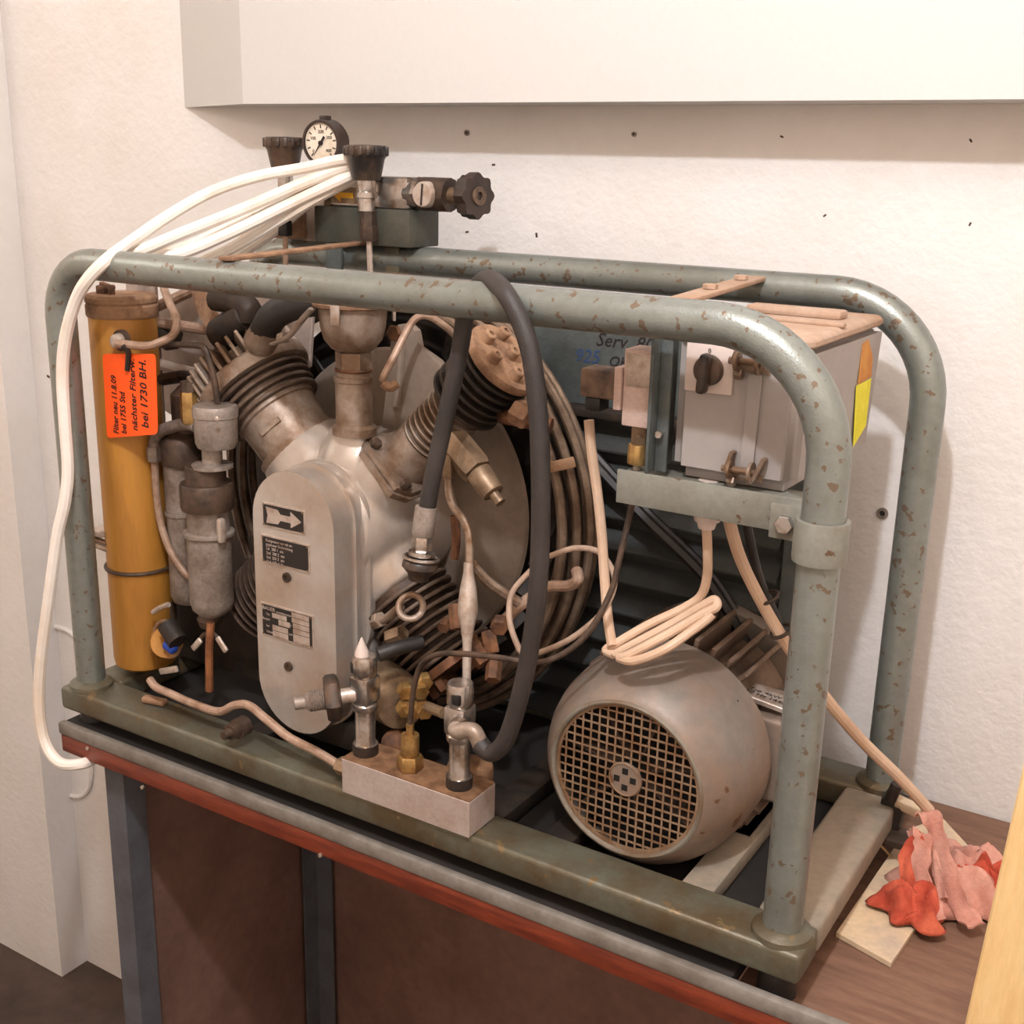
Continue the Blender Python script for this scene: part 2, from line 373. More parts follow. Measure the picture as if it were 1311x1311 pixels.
for x in (0, LX):
    for y in (0, DY):
        TZ_ = TZ if x == 0 else BZ
        MB().lathe([(0, .033), (.006, .032), (.011, .0245), (.012, .0213)], (x, y, -.001), ZA, 24).build('post_collar', 'hammer_dark', fr)
        MB().cyl((x, y, TZ_ + .0005), (x, y, -.036), .022, .018, 16).build('rubber_foot', 'black_rubber', fr)
# flat bars across the top
def bar(a, b, wdt, th, m, name):
    a, b = V(a), V(b); d = (b - a); L = d.length; d.normalize(); s = d.cross(ZA).normalized(); u = s.cross(d)
    return MB().box((a + b) / 2, (L, wdt, th), Matrix((d, s, u)).transposed(), .0015)
ca_, cb_ = P(806, 404, y=.026), P(977, 353, y=DY + .012)
cb = bar(ca_, cb_, .030, .006, 0, 0).build('cross_bar', 'box_dusty', fr)
for t_ in (.55, .8):
    c = ca_.lerp(cb_, t_) + V((0, 0, .003)); MB().hexa(c, c + V((0, 0, .006)), .009).build('bolt', 'box_dusty', cb)
bar((.335, -.012, .6605), (.245, DY + .012, .6605), .022, .005, 0, 0).build('cross_bar', 'dust_rust', fr)
# control box bracket on the frame: strip, upright and clamp ring
Yb = 0.052
a = P(821, 628, y=Yb); b = P(1062, 672, y=.012)
zc = .452
st = MB()
st.bounds((.853, Yb - .003, .424), (LX - .020, Yb, .462), .001)
st.bounds((.853, Yb, .4535), (1.06, Yb + .05, .4565), .001)
br = st.build('bracket_strip', 'bracket_green', fr)
MB().lathe([(0, .0216), (0, .0262), (.004, .0268), (.038, .0268), (.042, .0262), (.042, .0216)], (LX, 0, .418), ZA, 28, close=False).build('clamp_ring', 'bracket_green', br)
MB().bounds((LX - .062, .026, .424), (LX - .018, Yb - .0032, .460), .001).build('clamp_lug', 'bracket_green', br)
MB().hexa((LX - .045, .026, .441), (LX - .045, .018, .441), .010).build('bolt', 'steel', br)
up = MB(); up.bounds((.886, Yb - .004, .4625), (.890, Yb + .06, .630), .001); up.bounds((.8902, Yb + .012, .4625), (.904, Yb + .016, .630), .001)
up.build('upright', 'guard_green', fr)
for px, py in ((850, 545),):
    c = P(px, py, y=Yb); MB().cyl((.896, c.y + .004, .505), (.896, c.y + .013, .505), .004, n=10).build('stud', 'steel', fr)

# ------------------------------------------------------------------ belt guard panel behind
GY = 0.335
bgd = thing('belt_guard', 'dark green louvred sheet metal belt guard behind the motor', 'guard', (.78, GY, -.012))
MB().bounds((.52, GY, .465), (1.00, GY + .006, .592), .001).build('upper_sheet', 'guard_green', bgd)
MB().bounds((.52, GY - .022, .452), (1.00, GY + .006, .4645), .002).build('ledge', 'iron_dark', bgd)
MB().bounds((.955, GY - .004, -.012), (1.00, GY + .006, .4515), .002).build('side_post', 'guard_green', bgd)
MB().bounds((.50, GY + .012, -.012), (.954, GY + .016, .4515)).build('back_sheet', 'guard_shaded', bgd)
lv = None
for k in range(10):
    z = .435 - k * .046
    if lv is None:
        m = MB(); m.prism([(.52, GY + .010, z), (.52, GY - .012, z - .026), (.52, GY - .012, z - .029), (.52, GY + .010, z - .004)], (.432, 0, 0)); lv = m.build('louvre', 'guard_shaded', bgd, 0)
    else: dup(lv, 'louvre', bgd, (0, 0, -k * .046))
text('Serv. 80', .026, P(762, 442, y=GY - .0006), XA, ZA, 'ink', bgd, shear=.3)
text('925', .026, P(735, 462, y=GY - .0006), XA, ZA, 'ink_blue', bgd, shear=.2)
text('OK', .020, P(778, 468, y=GY - .0006), XA, ZA, 'ink', bgd, shear=.3)
dbt = MB()
pA = P(742, 572, y=.30); pB = P(905, 742, y=.30)
for o_ in (0, .014):
    dbt.tube([pA + V((-.05, .0, .05)), pA + V((0, o_, 0)), (pA + pB) / 2 + V((0, o_, -.004)), pB + V((0, o_, 0)), pB + V((.06, o_, -.075))], .0075, 6)
tag(dbt.build('drive_belt', 'black_rubber'), 'black drive belts running diagonally down to the motor before the louvres', 'belt')

# ------------------------------------------------------------------ compressor block
CX, CZ = 0.392, 0.30
cp = thing('compressor_block', 'silver air compressor block with radial finned cylinders inside the tube frame', 'compressor', (CX, .16, -.0))
def dirv(deg): return V((math.sin(math.radians(deg)), 0, math.cos(math.radians(deg))))
# crankcase casting: lathe plus cylinder necks melted together
cc = MB()
cc.lathe([(0, 0), (0, .080), (.02, .094), (.05, .105), (.09, .113), (.15, .116), (.19, .11), (.19, 0)], (CX, .082, CZ), YA, 48, close=False)
for deg, r in ((-45, .066), (45, .056), (135, .058), (-135, .058)):
    dv = dirv(deg); cc.lathe([(0, 0), (0, r * 1.25), (.09, r * 1.12), (.125, r), (.125, 0)], (CX, .155, CZ), dv, 32, close=False)
cc.lathe([(0, 0), (0, .06), (.10, .045), (.125, .034), (.135, .034), (.135, 0)], (CX + .012, .135, CZ), dirv(4), 28, close=False)
cc.bounds((CX - .075, .10, .03), (CX + .075, .25, CZ))
co = cc.build('crankcase', 'silver_paint', cp)
rm = co.modifiers.new('remesh', 'REMESH'); rm.mode = 'VOXEL'; rm.voxel_size = .0035; rm.use_smooth_shade = True
sm = co.modifiers.new('smooth', 'SMOOTH'); sm.iterations = 14; sm.factor = .6
MB().bounds((CX - .085, .07, -.012), (CX + .085, .27, .032), .005).build('mounting_foot', 'iron_dark', cp)
# front cover: stadium slab with rounded front edge, flanges behind
def stadium(y, cx, zt, zb_, r, n=20):
    o = [(cx + r * math.cos(a), y, zt + r * math.sin(a)) for a in [math.pi * k / n for k in range(n + 1)]]
    return o + [(cx + r * math.cos(a), y, zb_ + r * math.sin(a)) for a in [math.pi + math.pi * k / n for k in range(n + 1)]]
cx0 = .396
MB().prism(stadium(.026, cx0, .322, .092, .0700), (0, .040, 0), .029, 8).build('front_cover', 'silver_paint', cp, 50)
MB().prism(stadium(.0662, cx0, .322, .092, .0735), (0, .007, 0), .0015, 2).build('cover_flange', 'silver_paint', cp)
MB().prism(stadium(.0734, cx0, .322, .092, .0700), (0, .016, 0)).build('cover_back', 'silver_paint', cp, 50)
MB().prism(stadium(.0895, cx0, .318, .18, .078), (0, .010, 0), .002, 2).build('cover_back', 'silver_paint', cp, 50)
for px, py in ((368, 739), (370, 853)):
    c = P(px, py, y=.026); sc = MB(); sc.ringp(c + V((0, -.003, 0)), YA, .0035, .0068, .0034, 18); sc.cyl(c + V((0, -.001, 0)), c + V((0, .001, 0)), .0036, n=6)
    sc.build('socket_screw', 'iron_brown', cp)
FYc = .0255
def plate(x0, z0, x1, z1, m, name):
    p = MB().bounds((x0, FYc - .0012, z0), (x1, FYc + .0006, z1)).build(name, 'plate_silver', cp, 0)
    MB().bounds((x0 + .0022, FYc - .0017, z0 + .0022), (x1 - .0022, FYc - .001, z1 - .0022)).build('plate_field', m, p, 0)
    for sx, sz in ((x0 + .003, z0 + .003), (x1 - .003, z1 - .003), (x0 + .003, z1 - .003), (x1 - .003, z0 + .003)):
        MB().cyl((sx, FYc - .0024, sz), (sx, FYc - .001, sz), .0016, n=8).build('rivet', 'brass_dull', p)
    return p
def corner(px, py): q = P(px, py, y=FYc); return q.x, q.z
def pl(tl, bl, xr, m, name):
    x0, z1 = corner(*tl); z0 = corner(*bl)[1]; x1 = corner(*xr)[0]; return plate(x0, z0, x1, z1, m, name), x0, z0, x1, z1
FYp = FYc - .0021
p1, x0, z0, x1, z1 = pl((336, 642), (336, 672), (391, 670), 'plate_black', 'arrow_plate')
W_, H_ = x1 - x0, z1 - z0
am = MB(); zc_ = (z0 + z1) / 2
ol = [(.10, .34), (.14, 0), (.10, -.34), (.38, -.30), (.44, -.13), (.68, -.13), (.68, -.34), (.93, 0), (.68, .34), (.68, .13), (.44, .13), (.38, .30)]
am.prism([(x0 + u * W_, FYp, zc_ + v * H_) for u, v in ol], (0, .0006, 0)); am.build('arrow', 'plate_silver', p1, 0)
p2, x0, z0, x1, z1 = pl((335, 683), (335, 718), (397, 712), 'plate_black', 'data_plate')
H_ = z1 - z0
text('Kompressor nur mit an-\ngegebener Drehrichtung', .0056, (x0 + .009, FYp, z1 - .0085), XA, ZA, 'plate_silver', p2, w=.85)
text('\n'.join(['1st  200 1  atu', '2nd  300 2  atu', '3rd  350 3  atu', 'Oel  HD 4  ltr', 'Typ  K14  52']), .0062, (x0 + .009, FYp, z1 - .0200), XA, ZA, 'plate_silver', p2, w=.85)
p3, x0, z0, x1, z1 = pl((335, 770), (335, 811), (402, 808), 'plate_black', 'type_plate')
W_, H_ = x1 - x0, z1 - z0
text('BAUER', .0075, (x0 + .003, FYp, z1 - .009), XA, ZA, 'plate_silver', p3); text('KOMPRESSOREN', .0036, (x0 + .028, FYp, z1 - .010), XA, ZA, 'plate_silver', p3)
for u0, u1, v0, v1 in [(.60, .93, .80, .94), (.60, .93, .64, .78), (.62, .93, .48, .62), (.62, .93, .32, .46), (.62, .93, .06, .30), (.22, .50, .62, .76), (.34, .56, .44, .60), (.22, .52, .24, .40), (.22, .52, .06, .22)]:
    MB().bounds((x0 + u0 * W_, FYp, z0 + v0 * H_), (x0 + u1 * W_, FYp + .0007, z0 + v1 * H_)).build('entry_field', 'plate_silver', p3, 0)
for u, v, s_ in ((.10, .66, 'Typ'), (.03, .50, 'Baujahr'), (.10, .30, 'bar'), (.10, .12, 'U/min'), (.54, .50, 'Nr'), (.54, .22, 'kW')):
    text(s_, .0045, (x0 + u * W_, FYp, z0 + v * H_), XA, ZA, 'plate_silver', p3)

# cylinders
def cylinder(deg, y, segs, m, fins, finm, t0):
    o = V((CX, y, CZ)); dv = dirv(deg)
    c = MB(); c.lathe(segs, o, dv, 36); cy = c.build('cylinder', m, cp)
    for t, r, th in fins:
        f = MB(); f.lathe([(t, segs[0][1] * .6), (t, r - .001), (t + th * .3, r), (t + th * .7, r), (t + th, r - .001), (t + th, segs[0][1] * .6)], o, dv, 40, close=False); f.build('fin', finm, cy)
    return cy, o, dv
# upper left, large
cyL, oL, dL = cylinder(-45, .15, [(.115, .062), (.128, .064), (.130, .056), (.182, .058), (.184, .062), (.23, .062)], 'silver_dirty', [(.190 + k * .0115, .077 - .002 * (3 - k), .0055) for k in range(4)], 'fin_dark', 0)
uL = YA; wL = dL.cross(uL)
hd = MB(); hd.lathe([(.232, .05), (.234, .084), (.238, .086), (.252, .086), (.256, .083), (.256, .060), (.280, .058), (.284, .0)], oL, dL, 44, close=False)
hL = hd.build('cylinder_head', 'silver_dirty', cp)
for k in range(34):
    a = 2 * math.pi * k / 34; q = uL * math.cos(a) + wL * math.sin(a); tq = uL * -math.sin(a) + wL * math.cos(a)
    MB().box(oL + dL * .272 + q * .070, (.030, .0052, .036), Matrix((q, tq, dL)).transposed(), .001, 1).build('fin', 'silver_dirty', hL)
for k in range(6):
    a = 2 * math.pi * (k + .5) / 6; q = uL * math.cos(a) + wL * math.sin(a)
    MB().hexa(oL + dL * .27 + q * .04, oL + dL * .285 + q * .04, .009).build('bolt', 'iron_brown', hL)
vb = MB(); vb.cyl(oL + dL * .268, oL + dL * .315, .030, .026, 20, .003); vb.build('valve_cap', 'iron_brown', hL)
# casting mark on the barrel of the large cylinder
bx = MB(); nk = (-YA * .93 + wL * (.37 if wL.x > 0 else -.37)).normalized(); cmk = oL + dL * .158 + nk * .0565; bx.box(cmk, (.034, .006, .009), Matrix((nk.cross(dL), nk, dL)).transposed(), .001); bx.build('casting_mark', 'silver_dirty', cyL)
# upper right, small high pressure
cyR, oR, dR = cylinder(45, .15, [(.128, .037), (.185, .037), (.186, .030), (.262, .030), (.264, .038), (.345, .038)], 'silver_dirty', [(.188 + k * .0105, .0385, .0024) for k in range(7)], 'silver_dirty', 0)
wR = dR.cross(YA)
for k in range(6):
    f = MB(); t = .270 + k * .0125; f.lathe([(t, .03), (t, .050), (t + .0025, .051), (t + .005, .050), (t + .005, .03)], oR, dR, 40, close=False); f.build('fin', 'iron_dark', cyR)
fl = MB(); fl.prism([oR + dR * .118 + wR * sx * .050 + YA * sy * .054 for sx, sy in ((-1, -.6), (-.7, -1), (.7, -1), (1, -.6), (1, .6), (.7, 1), (-.7, 1), (-1, .6))], dR * .010, .001, 1)
fl.prism([oR + dR * .1285 + wR * sx * .046 + YA * sy * .050 for sx, sy in ((-1, -.6), (-.7, -1), (.7, -1), (1, -.6), (1, .6), (.7, 1), (-.7, 1), (-1, .6))], dR * .008, .001, 1)
flo = fl.build('base_flange', 'silver_dirty', cp)
for sx, sy in ((-1, -1), (1, -1), (1, 1), (-1, 1)):
    q = oR + dR * .1365 + wR * sx * .034 + YA * sy * .038; MB().hexa(q, q + dR * .010, .0075).build('bolt', 'iron_brown', flo)
hr = MB(); hr.lathe([(.343, .05), (.345, .053), (.352, .054), (.356, .052), (.357, 0)], oR, dR, 40, close=False); hR = hr.build('cylinder_head', 'dust_rust', cp)
for k in range(7):
    a = 2 * math.pi * k / 6; q = (YA * math.cos(a) + wR * math.sin(a)) * (.034 if k < 6 else 0.006)
    s_ = MB(); s_.lathe([(.356, .0082), (.368, .0082), (.3695, .0070), (.3695, .0036), (.364, .0036), (.364, 0)], oR + q, dR, 14, close=False); s_.build('socket_bolt', 'dust_rust', hR)
# pipe stub on the right head
MB().tube([oR + dR * .30 + wR * -.05, oR + dR * .295 + V((.065, -.01, -.03)), oR + dR * .295 + V((.11, 0, -.035))], .010, 12).build('outlet_pipe', 'copper', cp)
q = oR + dR * .30 + V((.060, -.012, -.022)); MB().hexa(q, q + V((.022, 0, -.008)), .017).build('union_nut', 'dust_rust', cp)
# lower cylinders
cylinder(135, .15, [(.115, .050), (.24, .050)], 'iron_brown', [(.135 + k * .0125, .066, .005) for k in range(9)], 'fin_dark', 0)
hb = MB(); hb.lathe([(.242, .045), (.244, .060), (.256, .060), (.258, 0)], (CX, .15, CZ), dirv(135), 36, close=False); hB = hb.build('cylinder_head', 'copper', cp)
for k in range(6):
    a = 2 * math.pi * k / 6; d_ = dirv(135); q = V((CX, .15, CZ)) + d_ * .257 + (YA * math.cos(a) + d_.cross(YA) * math.sin(a)) * .045
    MB().hexa(q, q + d_ * .018, .010).build('bolt', 'copper', hB)
cylinder(-135, .15, [(.115, .050), (.24, .050)], 'iron_brown', [(.135 + k * .0125, .066, .004) for k in range(9)], 'iron_brown', 0)
# rusty fasteners and unions at the lower right
for px, py, Y, r in ((584, 790, .08, .011), (600, 812, .08, .011), (612, 835, .075, .011), (628, 822, .09, .012), (632, 858, .075, .012), (596, 770, .09, .010), (570, 800, .085, .010), (640, 800, .10, .014)):
    q = P(px, py, y=Y); d_ = V((.014 + .01 * math.sin(px), -.010 + .008 * math.cos(py), -.012 + .01 * math.sin(py))); MB().hexa(q - d_ * .6, q + d_ * .6, r * .85).build('union_nut', 'rust', cp)
# oil filler and intake cup standing on the crankcase
fx, fy = .4255, .12
ff = MB(); ff.lathe([(.430, .030), (.440, .030), (.444, .0245), (.500, .0245), (.502, .026), (.508, .026), (.5085, .0235), (.516, .0235)], (fx, fy, 0), ZA, 32); ff.build('filler_neck', 'silver_dirty', cp)
MB().torus((fx, fy, .5165), ZA, .0235, .0022, 32, 6).build('seal_ring', 'copper', cp)
fn = MB(); fn.lathe([(.518, .024), (.540, .024)], (fx, fy, 0), ZA, 6); fn.build('hex_neck', 'silver_dirty', cp)
fu = MB(); fu.lathe([(.540, .020), (.545, .029), (.556, .038), (.572, .0425), (.596, .045), (.598, .0455)], (fx, fy, 0), ZA, 40); fu.build('filter_cup', 'silver_dirty', cp)
lid = MB(); lid.lathe([(.598, .047), (.600, .052), (.604, .053), (.606, .050), (.610, .0525), (.613, .0505), (.626, .046), (.632, .03), (.633, 0)], (fx, fy, 0), ZA, 40, close=False); lido = lid.build('filter_lid', 'dust_rust', cp)
for a in (-75, 45, 165):
    q = V((fx + .0535 * math.cos(math.radians(a)), fy + .0535 * math.sin(math.radians(a)), .595)); u_ = (q - V((fx, fy, .595))).normalized(); 
    MB().box(q, (.004, .012, .030), Matrix((u_, ZA.cross(u_), ZA)).transposed(), .001).build('clip', 'plate_silver', lido)
# thin tube from the cup bending over to the fan housing
MB().tube(pts((490, 487, .10), (493, 478, .10), (505, 455, .12), (520, 425, .14), (532, 408, .15), (548, 405, .16), (570, 418, .18), (584, 432, .2)), .0048, 10).build('vent_tube', 'copper_beige', cp)
q = P(490, 490, y=.1); MB().tube([q, q + V((.008, .004, -.006)), q + V((.016, .01, 0))], .006, 8).build('vent_tube', 'dust_rust', cp)
# bearing lug plate on the casing top
lg = MB(); lg.prism([P(488, 548, y=.19), P(500, 430, y=.19), P(508, 416, y=.19), P(522, 414, y=.19), P(532, 424, y=.19), P(536, 445, y=.19), P(560, 462, y=.19), P(590, 500, y=.19), P(590, 560, y=.19)], (0, .012, 0), .003, 2); lgo = lg.build('lug_plate', 'fan_beige', cp)
q = P(507, 426, y=.19); MB().hexa(q, q + V((0, -.008, 0)), .011).build('bolt', 'rust', lgo)
rb_ = MB(); rb_.tube([P(514, 440, y=.188), P(511, 490, y=.188), P(508, 520, y=.188)], .006, 8); rb_.build('rib', 'fan_beige', lgo)
# flywheel fan disc with blades
fw = MB(); fw.lathe([(0, 0), (0, .10), (.006, .12), (.010, .222), (.014, .226), (.018, .222), (.018, 0)], (CX, .245, CZ), YA, 72, close=False); fwo = fw.build('flywheel', 'fan_beige', cp)
blm = None
for k in range(30):
    a = 2 * math.pi * k / 30; q = V((math.cos(a), 0, math.sin(a))); tq = V((-math.sin(a), 0, math.cos(a)))
    rot = Matrix((q, (tq * .8 + YA * .6).normalized(), (q.cross((tq * .8 + YA * .6).normalized())))).transposed()
    MB().box(V((CX, .275, CZ)) + q * .243, (.030, .026, .003), rot).build('fan_blade', 'iron_dark', fwo)
# fan housing ring behind the blades
hs = MB(); hs.lathe([(.30, .10), (.30, .275), (.285, .28), (.285, .284), (.305, .284), (.305, .10)], (CX, 0, CZ), YA, 72, close=False); hs.build('fan_housing', 'iron_dark', cp)
# brass safety valve hanging from the small cylinder
sv0 = P(586, 572, y=.095); sv1 = P(612, 604, y=.085); sv2 = P(632, 632, y=.08); sv3 = P(641, 644, y=.078)
s_ = MB(); s_.hexa(sv0 + (sv0 - sv1) * .25, sv1, .021); s_.build('safety_valve_body', 'brass_dull', cp)
s_ = MB(); s_.cyl(sv1, sv2, .0165, .0145, 20, .002); s_.build('safety_valve_body', 'brass_dull', cp)
s_ = MB(); s_.cyl(sv2, sv3, .007, n=12); s_.build('safety_valve_pin', 'brass_dull', cp)
MB().hexa(P(573, 582, y=.08), P(574, 612, y=.08), .0085).build('union_nut', 'brass_dull', cp)
MB().tube(pts((574, 610, .08), (575, 632, .08), (580, 648, .078), (592, 664, .072), (599, 680, .068), (601, 700, .064), (601, 722, .06)), .0052, 10).build('oil_pipe', 'steel_pipe', cp)
sp = P(600, 720, y=.06); sl = (P(597, 892, y=.025) - sp); L_ = sl.length
MB().lathe([(0, .006), (.012, .0062), (.03, .010), (.052, .0125), (.062, .0125), (.08, .0085), (.100, .0058), (L_, .0050)], sp, sl, 18).build('water_trap', 'plate_silver', cp)
MB().tube(pts((604, 722, .07), (625, 745, .09), (650, 762, .11), (665, 772, .12)), .007, 8).build('oil_pipe', 'steel_pipe', cp)
MB().tube(pts((582, 660, .12), (584, 690, .12), (582, 715, .12)), .006, 8).build('oil_pipe', 'copper', cp)
# eye bolt, sump and elbow under the crankcase
q = P(526, 777, y=.03); eb = MB(); eb.torus(q, V((.35, -.75, .55)), .0155, .0042, 28, 10); eb.tube([q + V((-.016, .0, -.003)), P(497, 790, y=.045), P(478, 800, y=.06)], .0055, 10); eb.build('eye_bolt', 'silver_dirty', cp)
q = P(488, 793, y=.05); MB().hexa(q, q + V((-.010, .003, -.006)), .011).build('union_nut', 'silver_dirty', cp)
q = P(508, 812, y=.05); MB().hexa(q + V((.01, 0, .004)), q + V((-.012, 0, -.008)), .012).build('union_nut', 'brass_dull', cp)
MB().tube(pts((484, 838, .0), (508, 830, .02), (540, 822, .05)), .0095, 12).build('drain_hose', 'black_rubber', cp)
sm_ = MB(); sm_.cyl(P(486, 880, y=.085), P(515, 900, y=.045), .040, .036, 28, .004); sm_.build('oil_sump', 'brass_dull', cp)
for px, py, Y in ((517, 880, .035), (527, 905, .03), (541, 905, .03), (536, 880, .05), (541, 868, .06), (516, 903, .03)):
    q = P(px, py, y=Y); MB().hexa(q, q + V((.012, -.010, -.002)), .011).build('union_nut', 'brass', cp)
q = P(548, 905, y=.02); MB().tube([q, P(560, 910, y=.01), P(568, 913, y=.005)], .007, 10).build('drain_pipe', 'brass_dull', cp)

# ------------------------------------------------------------------ cooling coils around the fan and shroud plates
cl = thing('cooling_coil', 'stack of bent steel cooling tubes ringing the fan wheel', 'cooler', (CX, .27, CZ - .33))
for k, (r, y) in enumerate([(.326, .250), (.314, .236), (.302, .250), (.300, .222), (.322, .270), (.308, .276), (.290, .236)]):
    n = 64; a0, a1 = math.radians(-70), math.radians(200 + 6 * (k % 3))
    p = [V((CX + r * math.cos(a0 + (a1 - a0) * i / n), y, CZ + r * math.sin(a0 + (a1 - a0) * i / n))) for i in range(n + 1)]
    MB().tube(p, .0064, 10, raw=True).build('coil', 'coil_pipe', cl)
MB().bounds((-.01, .312, .0005), (.52, .318, .50), .002).build('gap_shade_sheet', 'iron_dark', cl)  # added dark sheet, paints the shaded gaps behind the compressor black
for a in (20, 62):
    q = V((CX + .31 * math.cos(math.radians(a)), .215, CZ + .31 * math.sin(math.radians(a))))
    u_ = V((math.cos(math.radians(a)), 0, math.sin(math.radians(a)))); MB().box(q, (.055, .004, .014), Matrix((u_, YA, u_.cross(YA))).transposed(), .001).build('coil_clip', 'dust_rust', cl)
sh = MB()
sh.prism([P(x, y, y=.215) for x, y in ((186, 510), (186, 392), (240, 372), (345, 372), (400, 400), (396, 470), (320, 520), (262, 560))], (0, .006, 0), .0015, 1)
tag(sh.build('air_shroud', 'shroud_grey'), 'pale grey sheet metal air shroud behind the large left cylinder', 'shroud')

# ------------------------------------------------------------------ electric motor
MX, MZ = .884, .092
mo = thing('electric_motor', 'dusty grey electric motor with square mesh fan cover facing front', 'motor', (MX, .19, -.036))
mc = MB(); mc.lathe([(.047, .0935), (.0445, .0965), (.0455, .1000), (.054, .1075), (.066, .1165), (.082, .124), (.102, .1295), (.130, .132), (.172, .132), (.173, .129), (.160, .127)], (MX, 0, MZ), YA, 72, close=False)
mc.build('fan_cover', 'motor_grey', mo, 60)
MB().torus((MX, .0465, MZ), YA, .0965, .0035, 64, 8).build('cover_rim', 'motor_rim', mo)
g = MB(); pitch = .0108; bw = .0021; Rg = .0945; Ri = .0915
nb = int(Ri / pitch) + 1
for k in range(-nb, nb + 1):
    x = (k + .5) * pitch
    if abs(x) < Ri:
        h = math.sqrt(Rg * Rg - x * x)
        g.bounds((MX + x - bw / 2, .0490, MZ - h), (MX + x + bw / 2, .0502, MZ + h)); g.bounds((MX - h, .0494, MZ + x - bw / 2), (MX + h, .0506, MZ + x + bw / 2))
g.ringp((MX, .0488, MZ), YA, .0895, .0955, .003, 56)
go = g.build('grille', 'grille', mo, 0); go['kind'] = 'stuff'
em = MB(); em.cyl((MX, .0465, MZ), (MX, .049, MZ), .0215, n=28); emo = em.build('emblem', 'motor_grey', mo)
for sx, sz in ((-.0105, -.001), (.0105, .001), (0, .0105), (0, -.0105)):
    MB().box((MX + sx, .0464, MZ + sz), (.0075, .001, .0075)).build('emblem_square', 'black', emo, 0)
text('B', .008, (MX - .0025, .0462, MZ + .0075), XA, ZA, 'grille', emo)
MB().torus((MX, .0466, MZ), YA, .0202, .0012, 32, 6).build('emblem_ring', 'grille', emo)
MB().cyl((MX, .105, MZ), (MX, .108, MZ), .125, n=40).build('fan_back', 'black', mo)
for k in range(7):
    a = 2 * math.pi * k / 7 + .3; q = V((math.cos(a), 0, math.sin(a))); tq = V((-math.sin(a), 0, math.cos(a)))
    MB().box(V((MX, .085, MZ)) + q * .055, (.075, .028, .003), Matrix((q, YA, q.cross(YA))).transposed()).build('fan_blade', 'iron_brown', mo, 0)
MB().cyl((MX, .174, MZ), (MX, .305, MZ), .110, n=48).build('stator', 'motor_fin', mo)
for k in range(27):
    a = math.radians(-40 + 260 * k / 26); q = V((math.cos(a), 0, math.sin(a))); tq = V((-math.sin(a), 0, math.cos(a)))
    if math.radians(-30) < a < math.radians(42): continue
    MB().box(V((MX, .240, MZ)) + q * .123, (.034, .124, .0062), Matrix((q, YA, q.cross(YA))).transposed(), .0015, 1).build('fin', 'motor_fin', mo)
MB().lathe([(.303, .10), (.304, .134), (.310, .137), (.325, .137), (.333, .125), (.336, .06), (.336, 0)], (MX, 0, MZ), YA, 56, close=False).build('end_flange', 'motor_grey', mo)
tbx = MB(); tbx.bounds((MX + .095, .185, MZ - .055), (MX + .148, .285, MZ + .055), .006, 3)
tbo = tbx.build('terminal_box', 'motor_grey', mo)
tq0 = MB(); nrm = V((.75, -.25, .62)).normalized()
MB().prism([P(948, 887, y=.195), P(968, 874, y=.235), P(1010, 886, y=.235), P(1004, 908, y=.195)], (0, .0, -.006), .001, 1).build('rating_plate', 'plate_silver', mo)
ra = P(952, 886, y=.197); rx = (P(1002, 904, y=.197) - ra).normalized(); ry = (P(968, 875, y=.235) - ra).normalized()
text('Typ 4kW 380V\n50 Hz 1440', .011, ra + ry * .014 + V((0, 0, .0012)), rx, ry, 'iron_brown', mo)
for sx in (-1, 1):
    MB().bounds((MX + sx * .085 - .03, .175, -.036), (MX + sx * .085 + .03, .30, -.012), .003).build('motor_foot', 'motor_fin', mo)
    MB().bounds((MX + sx * .085 - .012, .185, -.012), (MX + sx * .085 + .012, .29, .03), .003).build('motor_foot', 'motor_fin', mo)
for px, py in ((941, 900),):
    q = P(px, py, y=.14); MB().ball(q, .0055, 10).build('cover_screw', 'iron_dark', mo)

# ------------------------------------------------------------------ control box
eb = thing('control_box', 'grey plastic control box with black rotary switch, top right in the frame', 'control box', (.975, .2, .458))
ex0, ex1, ey0, ey1, ez0, ez1 = .905, 1.048, .070, .335, .458, .617
b_ = MB()
lo8 = [(ex0, ey0, ez0), (ex1 - .004, ey0, ez0), (ex1 + .002, ey1 - .012, ez0), (ex0, ey1 - .012, ez0)]
vtx = [V(q) for q in lo8] + [V((ex0, ey0, ez1)), V((ex1, ey0, ez1)), V((ex1 + .006, ey1, ez1)), V((ex0, ey1, ez1))]
t = bmesh.new(); vv = [t.verts.new(q) for q in vtx]
for f in ((0, 1, 2, 3), (4, 5, 6, 7), (0, 1, 5, 4), (1, 2, 6, 5), (2, 3, 7, 6), (3, 0, 4, 7)): t.faces.new([vv[i] for i in f])
bmesh.ops.recalc_face_normals(t, faces=t.faces[:]); bmesh.ops.bevel(t, geom=t.edges[:], offset=.014, segments=5, affect='EDGES'); b_.merge(t)
b_.build('housing', 'box_grey', eb, 50)
MB().bounds((ex0 + .001, ey0 + .002, ez1 - .010), (ex1 + .004, ey1 - .002, ez1 + .0045), .0095, 4).build('lid', 'box_dusty', eb, 50)
MB().bounds((ex0 + .005, ey0 + .105, ez1 + .004), (ex1 + .002, ey0 + .117, ez1 + .009), .002).build('lid_rib', 'box_dusty', eb)
MB().bounds((ex0 + .010, ey0 + .165, ez1 + .004), (ex1 - .02, ey0 + .195, ez1 + .014), .004).build('lid_rib', 'box_dusty', eb)
sx0 = P(878, 502, y=ey0); sx1 = P(941, 440, y=ey0)
sp_ = MB().bounds((P(879, 470, y=ey0).x, ey0 - .004, P(900, 502, y=ey0).z), (P(941, 470, y=ey0).x, ey0 + .001, P(905, 438, y=ey0).z + .004), .002).build('switch_plate', 'switch_plate', eb)
kc = P(907, 474, y=ey0 - .006)
